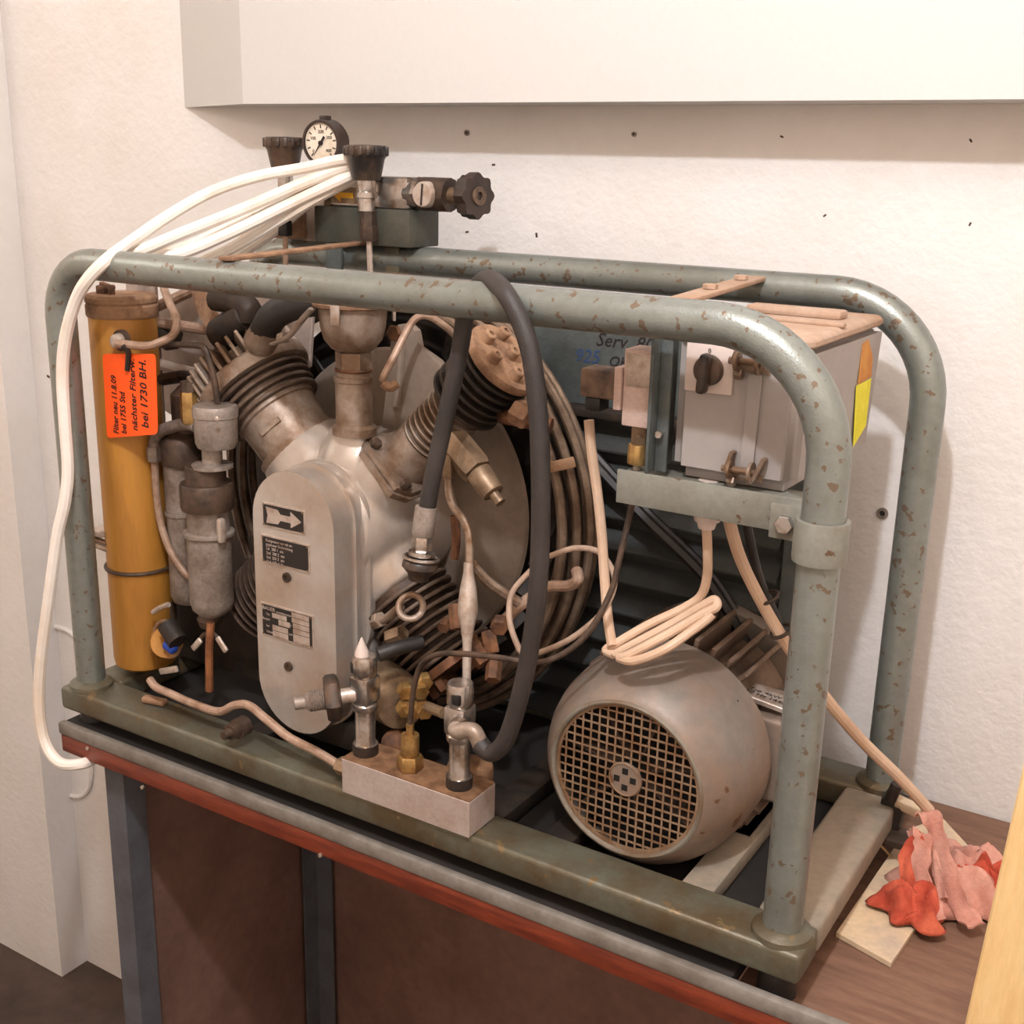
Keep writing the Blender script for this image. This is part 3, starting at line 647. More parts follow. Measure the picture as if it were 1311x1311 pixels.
kn = MB(); kn.cyl(kc + V((0, .003, 0)), kc + V((0, -.006, 0)), .0165, .0155, 32, .002); kn.box(kc + V((0, -.012, -.002)), (.010, .016, .042), Matrix.Rotation(.06, 3, 'Y'), .004, 3)
kn.build('rotary_knob', 'bakelite', sp_)
text('0', .007, kc + V((-.002, .0005, .018)), XA, ZA, 'ink', sp_); text('I', .006, kc + V((.021, .0005, .010)), XA, ZA, 'ink', sp_)
def latch(px, py):
    c = P(px, py, y=ey0); lt = MB()
    lt.bounds((c.x - .016, ey0 - .003, c.z - .012), (c.x + .022, ey0, c.z - .004), .001)
    lt.ringp(c + V((-.011, -.014, 0)), XA, .005, .010, .003, 16); lt.ringp(c + V((.012, -.014, 0)), XA, .005, .0115, .003, 16)
    lt.cyl(c + V((-.02, -.010, 0)), c + V((.016, -.010, 0)), .0038, n=10)
    lt.box(c + V((-.013, -.008, .008)), (.004, .012, .022), Matrix.Rotation(.3, 3, 'Y')); lt.box(c + V((.02, -.008, .004)), (.004, .012, .026), Matrix.Rotation(.4, 3, 'Y'))
    lt.hexa(c + V((-.014, -.006, -.014)), c + V((-.006, -.006, -.014)), .006)
    return lt.build('latch', 'silver_dirty', eb)
latch(962, 462); latch(952, 600)
s0 = P(966, 480, y=ey0 - .004); s1 = P(953, 612, y=ey0 - .004)
MB().prism([s0 + V((-.006, 0, 0)), s0 + V((.008, 0, 0)), s1 + V((.008, 0, 0)), s1 + V((-.006, 0, 0))], (0, .003, 0)).build('latch_strap', 'box_grey', eb, 0)
# right side: stickers, seam and a clip
def xs(px, py): 
    q = P(px, py, x=ex1 + .0035); return q
def side(pp, m, name):
    mb = MB(); mb.prism([xs(*q) for q in pp], (.0006, 0, 0)); return mb.build(name, m, eb, 0)
side([(1104, 440), (1119, 428), (1115, 482), (1098, 492)], 'orange_sticker', 'sticker')
side([(1096, 494), (1115, 484), (1108, 545), (1092, 572)], 'yellow_neon', 'sticker')
# gland under the box
gq = P(906, 655, y=.085)
gl = MB(); gl.cyl(V((gq.x, .085, .4575)), V((gq.x, .085, .430)), .0125, n=6); gl.cyl(V((gq.x, .085, .432)), V((gq.x, .085, .410)), .0145, n=16, bev=.002); gl.cyl(V((gq.x, .085, .411)), V((gq.x, .085, .402)), .0115, .009, 16)
gl.build('cable_gland', 'switch_plate', eb)

# ------------------------------------------------------------------ pressure switch
ps = thing('pressure_switch', 'pinkish pressure switch block with brass fitting beside the control box', 'switch', P(820, 560, y=.075))
MB().bounds((P(797, 500, y=.06).x, .060, P(818, 548, y=.06).z), (.8855, .095, P(820, 448, y=.06).z), .002).build('switch_body', 'switch_block', ps)
MB().bounds((P(797, 500, y=.06).x + .003, .0594, P(818, 548, y=.06).z + .044), (.883, .0602, P(820, 448, y=.06).z - .004), .0002).build('label_plate', 'plate_silver', ps)
for px, py in ((833, 521), (832, 543)):
    q = P(px, py, y=.0598); MB().cyl(q + V((0, -.0006, 0)), q + V((0, .002, 0)), .0028, n=10).build('hole', 'hole', ps)
xl = P(797, 500, y=.06).x
MB().bounds((xl - .010, .058, P(792, 525, y=.06).z), (xl - .001, .098, P(792, 470, y=.06).z), .001).build('flange', 'switch_block', ps)
MB().bounds((xl - .055, .062, P(770, 512, y=.06).z), (xl - .0105, .095, P(770, 474, y=.06).z), .004).build('plug', 'dusty_black', ps)
MB().bounds((xl - .05, .066, P(770, 530, y=.06).z), (xl - .03, .09, P(770, 512, y=.06).z), .003).build('plug', 'black', ps)
q = P(820, 556, y=.078)
MB().hexa(q + V((0, 0, .012)), q + V((0, 0, -.012)), .010).build('fitting', 'brass_dull', ps)
MB().cyl(P(818, 568, y=.078), P(816, 594, y=.078), .0118, n=24, bev=.002).build('fitting', 'brass', ps)
MB().cyl(P(816, 594, y=.078), P(815, 618, y=.078), .0042, n=10).build('fitting', 'plate_silver', ps)
MB().tube(pts((815, 612, .078), (808, 612, .075), (804, 617, .072)), .004, 8).build('fitting', 'plate_silver', ps)

# ------------------------------------------------------------------ ochre filter cylinder with orange tag, on the left
YX, YY = .026, .085
yc = thing('filter_cylinder', 'tall ochre yellow filter cylinder just inside the left end of the frame', 'cylinder', (YX, YY, 0))
yl = MB(); yl.lathe([(.012, .03), (.013, .040), (.018, .046), (.03, .048), (.555, .048), (.560, .047)], (YX, YY, 0), ZA, 40); yl.build('shell', 'yellow_ochre', yc)
yl = MB(); yl.lathe([(.556, .049), (.558, .0505), (.572, .051), (.575, .049), (.578, .051), (.584, .0505), (.588, .047), (.589, 0)], (YX, YY, 0), ZA, 40, close=False); ylo = yl.build('cap', 'dust_rust', yc)
yk = MB(); yk.box((YX - .014, YY - .02, .594), (.018, .012, .012), None, .002); yk.box((YX - .004, YY - .02, .600), (.026, .008, .006), Matrix.Rotation(.2, 3, 'Y'), .001); yk.cyl((YX + .004, YY - .02, .586), (YX + .004, YY - .02, .602), .005, n=10); yk.build('cap_lever', 'rust', ylo)
bq = P(154, 436, y=YY - .050)
MB().cyl(bq + V((0, .006, 0)), bq + V((.002, -.012, 0)), .0115, .010, 20, .002).build('port_plug', 'plate_silver', yc)
MB().cyl(bq + V((0, .006, 0)), bq + V((0, -.001, 0)), .015, n=20).build('port_washer', 'iron_brown', yc)
MB().tube([bq + V((.004, -.010, -.002))] + pts((185, 443, .03), (205, 438, .04), (222, 428, .06), (226, 410, .08), (218, 390, .10), (210, 370, .12)), .0058, 10).build('outlet_pipe', 'copper_beige', yc)
MB().torus((YX, YY, .176), ZA, .0495, .0032, 40, 8).build('strap_clamp', 'iron_brown', yc)
tg = thing('paper_tag', 'orange handwritten paper tag hanging on the ochre cylinder', 'tag', P(167, 505, y=YY - .054))
TY = YY - .053
ta, tbq, tcq, tdq = P(131, 453, y=TY), P(199, 453, y=TY), P(202, 556, y=TY), P(137, 561, y=TY)
def rnd(c4, r, n=4):
    o = []
    for i in range(4):
        a, b, c = V(c4[i - 1]), V(c4[i]), V(c4[(i + 1) % 4]); d0 = (a - b).normalized() * r; d1 = (c - b).normalized() * r
        for k in range(n + 1):
            t = k / n; o.append(b + d0 * (1 - t) ** 2 + d1 * t ** 2)
    return o
MB().prism(rnd([ta, tbq, tcq, tdq], .008), (0, .0008, 0)).build('tag_paper', 'orange_paper', tg, 0)
tx = (ta - tdq).normalized(); ty = (ta - tbq).normalized()
for (px, py, s_, sz) in ((152, 556, 'Filter neu 11.8.09', .0150), (162, 556, 'bei 1755 Std', .0150), (176, 552, 'nächster Filterw.', .0160), (190, 549, 'bei 1730 BH.', .0195)):
    text(s_, sz, P(px, py, y=TY - .0004), tx, ty, 'ink', tg, shear=.25, w=.80 if sz < .016 else .95, bold=.00022)
MB().tube(pts((157, 442, TY - .012), (164, 450, TY - .006), (164, 462, TY - .003), (163, 474, TY - .002)), .004, 8).build('tie_string', 'iron_dark', tg)
# white mounting rail and clamp block behind the cylinder
rl = MB(); rl.bounds((-.046, .155, .0), (-.020, .175, .60), .002); rl.bounds((-.0195, .168, .0), (.004, .174, .60), .001)
rlo = tag(rl.build('mounting_rail', 'shroud_grey'), 'pale upright mounting rail behind the ochre cylinder', 'rail')
ck = thing('pipe_clamp', 'small white clamp block with steel bolts between left post and ochre cylinder', 'clamp', P(130, 690, y=.06))
cq = P(130, 680, y=.05); MB().box(cq, (.032, .03, .010), None, .002).build('clamp_block', 'plate_silver', ck)
for dz in (-.012, -.022): MB().cyl(cq + V((-.02, -.005, dz)), cq + V((.03, -.005, dz - .004)), .0045, n=10).build('clamp_bolt', 'steel_pipe', ck)

# ------------------------------------------------------------------ condensate separators
def separator(x, y, zb_, k, r, label, group):
    s = thing('separator', label, 'separator', (x, y, zb_), group); return s
SX, SY = .210, .056
s1 = separator(SX, SY, .1, 1, .03, 'front silver water separator bottle with drum shaped cap', None)
r1 = .0315
z1 = P(272, 782, y=SY - .02).z
def zz(py, px=272): return P(px, py, y=SY).z
MB().lathe([(zz(788), .012), (zz(785), .020), (zz(778), .0285), (zz(768), .0315), (zz(683), .0315), (zz(683) + .0005, .030), (zz(650), .030)], (SX, SY, 0), ZA, 32).build('bowl', 'alu_dirty', s1)
MB().lathe([(0, .031), (0, .0345), (.002, .0365), (.006, .0365), (.008, .033)], (SX, SY, zz(686)), ZA, 32).build('clamp_band', 'alu_dirty', s1)
MB().box((SX + .037, SY - .012, zz(672)), (.010, .012, .036), None, .004).build('clamp_ear', 'plate_silver', s1)
MB().lathe([(zz(652), .036), (zz(648), .0375), (zz(622), .0375), (zz(619), .0355), (zz(619) + .0002, .0285), (zz(600), .0285), (zz(596), .027)], (SX, SY, 0), ZA, 36).build('screw_collar', 'iron_brown', s1)
MB().lathe([(zz(598), .0285), (zz(594), .0285), (zz(592), .014), (zz(570), .014)], (SX + .014, SY, 0), ZA, 24).build('neck', 'alu_dirty', s1)
xo = .024
MB().lathe([(zz(573), .014), (zz(571), .026), (zz(565), .029), (zz(533), .030), (zz(532), .0312), (zz(522), .0312), (zz(518), .029), (zz(516), 0)], (SX + xo, SY, 0), ZA, 36).build('cap_drum', 'alu_dirty', s1)
q = P(278, 536, y=SY - .032); MB().ball(q, .004, 10).build('cap_screw', 'plate_silver', s1)
q = P(268, 795, y=SY); MB().lathe([(.0, .014), (.012, .018), (.02, .013), (.03, .009)], q + V((0, 0, -.008)), ZA, 14).build('drain_valve', 'iron_brown', s1)
for sx in (-1, 1):
    q = P(268 + sx * 16, 825, y=SY - .01); MB().box(q, (.010, .005, .026), Matrix.Rotation(-sx * .75, 3, 'Y'), .0024, 3).build('wing_lever', 'plate_silver', s1)
MB().tube(pts((270, 797, SY - .012), (268, 830, SY - .014), (268, 862, SY - .012), (268, 884, SY - .01)) , .0058, 10).build('drain_pipe', 'copper_light', s1)
MB().tube(pts((254, 822, SY - .006), (262, 812, SY - .006), (274, 812, SY - .006), (282, 822, SY - .006)), .0034, 8).build('lever_bar', 'iron_brown', s1)
BX, BY = .105, .105
s2 = separator(BX, BY, .12, 2, .027, 'rear silver water separator bottle beside the ochre cylinder', None)
def zy(py, px=226): return P(px, py, y=BY).z
MB().lathe([(zy(768), .010), (zy(764), .022), (zy(756), .0265), (zy(656), .0265), (zy(655), .0285), (zy(652), .0285), (zy(651), .0265), (zy(590), .0265)], (BX + .003, BY, 0), ZA, 30).build('bowl', 'alu_dirty', s2)
MB().lathe([(zy(592), .030), (zy(588), .031), (zy(562), .031), (zy(556), .026), (zy(552), .02)], (BX + .006, BY, 0), ZA, 30).build('screw_collar', 'iron_brown', s2)
MB().lathe([(zy(552), .022), (zy(505), .022), (zy(500), .016), (zy(494), .010)], (BX + .010, BY + .01, 0), ZA, 24).build('head', 'iron_brown', s2)
MB().tube([P(232, 480, y=BY), P(262, 484, y=BY)], .007, 8).build('t_handle', 'iron_dark', s2)
MB().tube([P(207, 486, y=BY), P(232, 482, y=BY)], .009, 8).build('t_handle', 'iron_dark', s2)
bh = P(243, 515, y=BY - .03); MB().hexa(bh + V((0, 0, -.030)), bh + V((0, 0, .016)), .0145).build('check_valve', 'brass', s2)
MB().cyl(bh + V((0, 0, .016)), bh + V((0, 0, .030)), .014, .012, 10).build('check_valve_nut', 'iron_brown', s2)
q = bh + V((-.001, -.0126, -.012)); MB().cyl(q, q + V((0, .003, 0)), .002, n=8).build('vent_hole', 'hole', s2)
MB().tube(pts((198, 578, BY - .03), (198, 562, BY - .03), (206, 552, BY - .03), (222, 546, BY - .03), (240, 543, BY - .03), (252, 546, BY - .03)), .009, 12).build('elbow_pipe', 'alu_dirty', s2)
q = P(198, 580, y=BY - .03); MB().hexa(q + V((0, 0, .010)), q + V((0, 0, -.012)), .0125).build('union_nut', 'alu_dirty', s2)
MB().tube(pts((198, 588, BY - .03), (200, 630, BY - .03), (206, 670, BY - .03), (218, 705, BY - .03), (236, 732, BY - .025), (244, 738, BY - .02)), .0055, 10).build('drain_pipe', 'copper_beige', s2)
MB().bounds((-.02, .147, .004), (.215, .152, .15), .001).build('bracket', 'iron_dark', s2)
MB().lathe([(0, .008), (.02, .012), (.04, .010)], P(218, 800, y=BY), ZA, 14).build('drain_valve', 'iron_brown', s2)
# pipe from cylinder to the front separator
cpipe = MB().tube(pts((188, 440, .055), (215, 441, .055), (250, 442, .055), (262, 446, .055), (268, 462, .055), (275, 490, .055), (279, 516, .056)), .0045, 10).build('pipe', 'iron_brown')
tag(cpipe, 'thin brown pipe bending down into the front separator cap', 'pipe')
MB_ = MB().tube(pts((185, 372, .16), (240, 384, .16), (200, 396, .165), (215, 404, .17), (262, 415, .17)), .009, 10)
# intake pipes, thermal hose and strap at top left
hs2 = MB().tube(pts((338, 425, .11), (350, 405, .10), (372, 392, .10), (400, 386, .11), (430, 384, .12)), .020, 16)
ho = thing('intake_hose', 'thick black rubber intake hose above the large left cylinder', 'hose', P(370, 395, y=.10))
hs2.build('hose_body', 'black_rubber', ho)
q0, q1 = P(332, 440, y=.115), P(345, 418, y=.11); MB().cyl(q0, q1, .0225, n=24).build('hose_clip', 'silver_dirty', ho)
q = P(358, 434, y=.09); MB().hexa(q, q + V((.012, 0, .004)), .008).build('clip_screw', 'silver_dirty', ho)
MB().tube(pts((324, 460, .13), (328, 448, .12), (336, 432, .115)), .017, 14).build('intake_elbow', 'silver_dirty', ho)
stp = MB(); stp.tube(pts((350, 440, .085), (370, 430, .08), (388, 408, .08), (400, 395, .08)), .007, 8, flat=.35)
stp.build('bracket_strap', 'plate_silver', ho)
# dark bracket parts and pipes at upper left between tag and hose
bk = thing('suction_valve', 'dark suction valve elbow with rusty plate near the top left of the frame', 'valve', P(290, 400, y=.14))
MB().prism([P(x, y, y=.14) for x, y in ((244, 372), (262, 372), (275, 400), (300, 425), (330, 425), (300, 448), (272, 430), (252, 400))], (0, .004, 0)).build('bracket_plate', 'dust_rust', bk, 0)
MB().tube(pts((276, 382, .12), (300, 386, .12), (318, 396, .12), (320, 412, .12)), .018, 12).build('valve_body', 'iron_dark', bk)
MB().cyl(P(284, 430, y=.13), P(318, 402, y=.12), .026, .022, 20, .003).build('valve_body', 'iron_dark', bk)
MB().tube(pts((190, 397, .15), (220, 384, .15), (250, 370, .15)), .008, 10).build('pipe', 'copper_beige', bk)
MB().tube(pts((188, 412, .16), (225, 416, .16), (275, 424, .16)), .008, 10).build('pipe', 'copper_beige', bk)
MB().tube(pts((200, 465, .17), (240, 476, .17), (270, 482, .17)), .009, 10).build('pipe', 'shroud_grey', bk)
MB().box(P(210, 428, y=.17), (.05, .03, .03), Matrix.Rotation(.4, 3, 'Y'), .004).build('valve_body', 'iron_dark', bk)
# small valve at the foot of the ochre cylinder
bv = thing('drain_tap', 'small drain tap with blue tape at the foot of the ochre cylinder', 'tap', P(222, 830, y=.07))
MB().torus(P(214, 818, y=.06), V((0, -1, .1)), .028, .003, 30, 8).build('tap_ring', 'dust_rust', bv)
MB().cyl(P(212, 822, y=.065), P(214, 822, y=.055), .024, n=24).build('tap_body', 'yellow_ochre', bv)
MB().box(P(218, 828, y=.045), (.022, .014, .014), Matrix.Rotation(.4, 3, 'Y'), .004).build('tape', 'blue_tape', bv)
MB().cyl(P(214, 800, y=.05), P(228, 822, y=.045), .015, n=14).build('tap_stem', 'iron_dark', bv)
MB().box(P(216, 858, y=.05), (.040, .006, .010), Matrix.Rotation(-.35, 3, 'Y'), .002).build('tap_lever', 'plate_silver', bv)
MB().tube(pts((196, 784, .05), (205, 778, .05), (216, 774, .05)), .004, 8).build('tap_stem', 'plate_silver', bv)

# ------------------------------------------------------------------ valve manifold on the front channel
mf = thing('valve_manifold', 'aluminium filling block with two chrome valves on the front base channel', 'manifold', (.62, -.01, .001))
mx0, mx1 = .526, .722; my0 = -.038
mtop = .050
MB().bounds((mx0, my0, .0012), (mx1, my0 + .058, mtop - .0012), .0008, 1).build('block', 'alu_block', mf)
MB().bounds((mx0 + .0005, my0 + .0005, mtop - .0012), (mx1 - .0005, my0 + .0575, mtop)).build('block_top', 'rusty_top', mf)
def valve(x, y, htop):
    v = MB(); v.lathe([(0, .016), (.014, .016), (.0142, .0135), (.016, .0128), (.062, .0128), (.0622, .0160), (.064, .0168), (.070, .0168), (.072, .0150)], (x, y, mtop), ZA, 24); vo = v.build('valve', 'steel', mf)
    MB().cyl((x, y, mtop), (x, y, mtop + .014), .0165, n=20).build('valve_seal', 'iron_dark', vo)
    MB().bounds((x - .0145, y - .0145, mtop + .0722), (x + .0145, y + .0145, mtop + .108), .003).build('valve_body', 'steel', vo)
    return vo
vLx, vLy = P(468, 950, y=-.010).x, -.010
vo = valve(vLx, vLy, 0)
tp = MB(); tp.lathe([(.108, .014), (.112, .016), (.131, .016), (.134, .0145)], (vLx, vLy, mtop), ZA, 24); tp.build('valve_cap', 'steel', vo)
MB().box((vLx - .0095, vLy - .0090, mtop + .120), (.010, .009, .014), Matrix.Rotation(-.7, 3, 'Z'), .002).build('valve_window', 'black', vo)
MB().lathe([(.134, .009), (.140, .0085), (.158, .001)], (vLx - .004, vLy, mtop), ZA, 14).build('valve_pin', 'switch_plate', vo)
jn = V((-.72, -.69, -.10)).normalized(); j0 = V((vLx, vLy, mtop + .084))
MB().cyl(j0 + jn * .012, j0 + jn * .036, .0098, n=16).build('coupling', 'plate_silver', vo)
kb = MB(); kb.lathe([(.030, .018), (.033, .028), (.036, .030), (.046, .030), (.050, .027), (.051, .012)], j0, jn, 6); kb.build('coupling_nut', 'bakelite', vo)
th = MB(); th.lathe([(.050, .0125)] + sum([[(.052 + k * .0022, .0138), (.0532 + k * .0022, .0125)] for k in range(9)], []) + [(.073, .0105), (.075, .0082), (.088, .0082), (.089, .0068), (.089, 0)], j0, jn, 22, close=False); th.build('thread', 'alu_dirty', vo)
vRx, vRy = P(588, 1004, y=-.012).x, -.012
vo = valve(vRx, vRy, 0)
tp = MB(); tp.lathe([(.108, .0150), (.112, .0165), (.133, .0165), (.137, .0150), (.138, .0)], (vRx, vRy, mtop), ZA, 24, close=False); tp.build('valve_cap', 'steel', vo)
MB().box((vRx + .004, vRy - .0125, mtop + .121), (.012, .009, .014), None, .002).build('valve_window', 'black', vo)
e0 = V((vRx, vRy, mtop + .090))
MB().cyl(e0, e0 + V((.012, -.020, 0)), .0135, n=18).build('coupling', 'steel', vo)
el = [e0 + V((.006, -.016, 0)), e0 + V((.012, -.024, -.003))] + pts((606, 936, -.035), (616, 956, -.035))
MB().tube(el, .0098, 14).build('hose_elbow', 'silver_dirty', vo)
cfx = P(525, 968, y=-.012); cfx = V((cfx.x, -.012, mtop))
cf = MB(); cf.hexa(cfx, cfx + V((0, 0, .020)), .0165); cf.cyl(cfx + V((0, 0, .020)), cfx + V((0, 0, .048)), .0118, n=18, bev=.002); cf.cyl(cfx + V((0, 0, .048)), cfx + V((0, 0, .062)), .005, n=12)
cf.build('brass_union', 'brass', mf)
q = P(430, 970, y=-.03); MB().hexa(V((mx0 - .022, -.018, .024)), V((mx0 - .0005, -.018, .024)), .0125).build('inlet_nut', 'brass_dull', mf)
bd = MB(); q = P(596, 988, y=.03); bd.cyl(V((q.x, .04, -.0)), V((q.x, .04, .050)), .030, n=24, bev=.004); bd.build('rear_boss', 'rusty_top', mf)
q = P(505, 945, y=.035); MB().ball(V((q.x, .038, .045)), .020, 16).build('rear_plug', 'rust', mf)
tag(MB().tube([V((mx0 - .022, -.018, .024))] + pts((405, 962, -.018), (370, 944, -.018), (340, 920, -.016), (318, 903, -.014), (300, 903, -.012), (280, 911, -.010), (250, 902, -.008), (218, 888, -.006), (200, 880, -.005), (192, 870, .0)), .0060, 10).build('pipe', 'copper_beige'), 'beige bent pipe lying along the front base channel into the filling block', 'pipe')
sk = MB(); q = P(302, 934, y=-.028); sk.lathe([(0, .011), (.012, .011), (.0125, .014), (.030, .014)], q + V((0, -.012, 0)), YA, 16); sk.lathe([(-.012, .006), (0, .0075)], q + V((0, -.012, 0)), YA, 12)
tag(sk.build('drain_plug', 'iron_brown'), 'brown threaded drain plug on the front base channel below the silver cover', 'plug')
tag(MB().box(P(198, 897, z=.006), (.04, .014, .010), Matrix.Rotation(.2, 3, 'Z'), .004, 3).build('pipe_clip', 'dust_rust'), 'small crumpled pipe clip on the left of the front base channel', 'clip')

# ------------------------------------------------------------------ black filling hose looped over the front rail
fh = thing('filling_hose', 'thick black rubber filling hose looped over the front top rail', 'hose', P(620, 960, y=-.03))
hp = pts((614, 952, -.035), (628, 964, -.037), (646, 950, -.04), (662, 905, -.04), (677, 840, -.04), (688, 760, -.04), (692, 680, -.04), (692, 600, -.04), (689, 530, -.038), (681, 460, -.036), (668, 415, -.034))
hp += [P(650, 380, y=-.030), P(636, 363, y=-.010), P(622, 358, y=.018), P(606, 374, y=.034), P(596, 400, y=.036)] + pts((590, 440, .034), (580, 490, .032), (567, 550, .028), (554, 610, .022), (547, 650, .018))
MB().tube(hp, lambda t: .0105 if t > .03 else .0112, 16, res=6).build('hose_body', 'hose', fh)
a, b, c, d = P(546, 648, y=.018), P(541, 686, y=.014), P(540, 706, y=.012), P(538, 722, y=.010)
MB().cyl(a, b, .0135, n=20, bev=.002).build('ferrule', 'alu_dirty', fh)
MB().hexa(b, c, .0125).build('hose_nut', 'steel', fh)
MB().ringp(c, (d - c), .008, .016, .005, 20).build('washer', 'steel', fh)
dk = (d - c).normalized(); MB().lathe([(.0, .010), (.004, .019), (.008, .0215), (.014, .022), (.022, .014), (.03, .012)], c + dk * .006, dk, 24).build('yoke_nut', 'bakelite', fh)
MB().torus(c + dk * .008, dk, .0205, .0024, 30, 8).build('yoke_ring', 'steel', fh)

# ------------------------------------------------------------------ cables and thin tubes
def cable(name, label, p, r, m, cat='cable', **k): return tag(MB().tube(p, r, 10, **k).build(name, m), label, cat)
cable('capillary_tube', 'thin black capillary tube from the pressure switch to the brass union', pts((815, 618, .078), (806, 660, .075), (792, 720, .06), (782, 758, .05), (756, 806, .03), (724, 835, .015), (688, 848, .0), (640, 842, -.012), (590, 837, -.014), (560, 838, -.014), (540, 850, -.012), (530, 880, -.012), (526, 915, -.012)) + [cfx + V((0, 0, .062))], .0036, 'iron_brown', 'tube')
cable('thin_wire', 'thin beige wire loop hanging in front of the cooling tubes', pts((704, 712, .10), (735, 702, .10), (765, 706, .10), (783, 728, .10), (786, 752, .09), (770, 785, .07), (735, 815, .05), (700, 832, .04), (672, 838, .03), (660, 820, .03), (652, 790, .04), (656, 758, .06), (680, 730, .08)), .0036, 'cable_thin')
cable('pipe', 'curved rusty pipe between fan coil and lower cylinder', pts((640, 800, .12), (670, 772, .14), (700, 752, .16), (728, 750, .17), (740, 742, .17), (738, 730, .18)), .0075, 'copper_beige', 'pipe')
mcb = MB()
mcb.tube([V((gq.x, .085, .404))] + pts((906, 712, .09), (905, 740, .10), (897, 763, .105), (876, 778, .10), (830, 800, .078), (792, 822, .062), (776, 832, .06), (786, 838, .056)), .0054, 10)
mcb.tube(pts((786, 838, .056), (830, 815, .068), (872, 792, .09), (902, 774, .10), (915, 768, .104), (917, 777, .10), (900, 786, .092), (850, 815, .064), (806, 838, .046), (792, 842, .046)), .0054, 10)
mcb.tube(pts((792, 842, .046), (812, 846, .042), (850, 832, .052), (885, 808, .078), (905, 793, .09), (912, 786, .094)), .0054, 10)
tag(mcb.build('motor_cable', 'cable_cream'), 'white cable coiled on top of the motor below the gland', 'cable')
cable('switch_cable', 'cream cable hanging straight down in front of the louvres', pts((754, 538, .10), (757, 575, .10), (764, 625, .10), (770, 680, .10), (774, 740, .09), (778, 790, .075), (784, 828, .055)), .0060, 'cable_cream')
cable('supply_cable', 'thick cream cable from control box down to the right rear post', pts((930, 640, .10), (935, 672, .11), (950, 720, .13), (980, 780, .15), (1012, 832, .17), (1040, 870, .19), (1066, 905, .21), (1105, 950, .24), (1150, 994, .28), (1176, 1022, .30), (1190, 1038, .31)), .0072, 'cable_cream')
cable('black_cable', 'black cable strapped beside the thick cream cable', pts((952, 645, .13), (960, 690, .14), (972, 740, .16), (988, 778, .17), (1006, 815, .18), (1030, 850, .19)), .0055, 'black_rubber')
for px, py, y in ((983, 765, .155), (1000, 808, .165)):
    q = P(px, py, y=y); o = MB().torus(q, V((.4, .3, -.85)), .0125, .0022, 18, 6).build('cable_tie', 'iron_brown')
    tag(o, 'brown tie holding black and cream cables together, ' + ('upper one' if py < 790 else 'lower one near the front post'), 'tie')
# white power cable bundle hung over the top left corner
def bundle(mb, p, r=.0078): mb.tube(p, r, 10, res=7)
pc = MB()
bundle(pc, pts((456, 203, .325), (430, 206, .31), (390, 215, .29), (330, 226, .25), (270, 246, .18), (215, 277, .11), (170, 308, .04), (140, 330, -.015), (114, 356, -.034), (97, 385, -.036), (84, 432, -.036), (80, 480, -.036), (83, 540, -.036), (87, 600, -.036), (83, 643, -.04), (74, 683, -.045), (66, 740, -.05), (58, 800, -.055), (52, 850, -.058), (50, 902, -.06), (57, 948, -.06), (76, 976, -.06), (104, 978, -.05), (128, 968, -.005), (150, 960, .03), (170, 955, .06)), .0086)
bundle(pc, pts((458, 210, .33), (430, 218, .315), (380, 238, .28), (310, 268, .21), (230, 300, .11), (170, 325, .04), (120, 338, .0), (90, 352, -.01), (76, 364, .0), (85, 372, .05)), .0088)
bundle(pc, pts((460, 220, .335), (425, 236, .31), (370, 262, .27), (300, 296, .19), (240, 322, .12), (205, 330, .09), (190, 340, .10)), .0088)
bundle(pc, pts((455, 228, .34), (415, 248, .31), (360, 280, .27), (300, 316, .21), (255, 338, .16), (225, 352, .15)), .0088)
bundle(pc, pts((450, 212, .35), (420, 225, .33), (370, 248, .30), (310, 282, .24), (250, 311, .17), (200, 328, .12)), .008)
bundle(pc, pts((445, 232, .36), (400, 256, .34), (350, 296, .31), (318, 318, .28), (296, 332, .25)), .009)
tag(pc.build('power_cable', 'cable_white'), 'white cable bundle draped from the black knob down past the left post', 'cable')

# ------------------------------------------------------------------ gauge and valve panel on the back rail
GYp = .345
vp = thing('valve_station', 'green valve panel with chrome block and black knobs above the rear rail', 'valve panel', (.26, .37, .66))
pa, pb = P(405, 262, y=GYp), P(524, 312, y=GYp)
MB().bounds((pa.x - .005, GYp, .658), (pb.x, GYp + .075, .712), .002).build('panel_box', 'panel_dark', vp)
MB().bounds((P(355, 300, y=GYp).x, GYp + .03, .655), (pa.x - .006, GYp + .036, .72), .001).build('side_plate', 'shroud_grey', vp)
MB().bounds((pa.x + .02, GYp - .004, .48), (pa.x + .05, GYp + .002, .6575), .001).build('support', 'guard_green', vp)
MB().bounds((pb.x - .06, GYp + .02, .50), (pb.x - .035, GYp + .026, .6575), .001).build('support', 'hammer_dark', vp)
ba, bb = P(424, 268, y=GYp + .01), P(520, 236, y=GYp + .01)
MB().bounds((ba.x, GYp + .006, .7125), (bb.x + .004, GYp + .046, .758), .003).build('valve_block', 'steel', vp)
# yellow arrow sticker
q = P(440, 250, y=GYp + .0055)
ar = MB(); ar.prism([q + V((x, 0, z)) for x, z in ((-.020, 0), (-.006, .010), (-.006, .004), (.018, .004), (.018, -.004), (-.006, -.004), (-.006, -.010))], (0, -.0006, 0)); 
stk = MB().bounds((q.x - .024, GYp + .0055, q.z - .012), (q.x + .024, GYp + .0061, q.z + .012)).build('sticker', 'brass_dull', vp, 0)
ar.build('sticker_arrow', 'yellow', stk, 0)
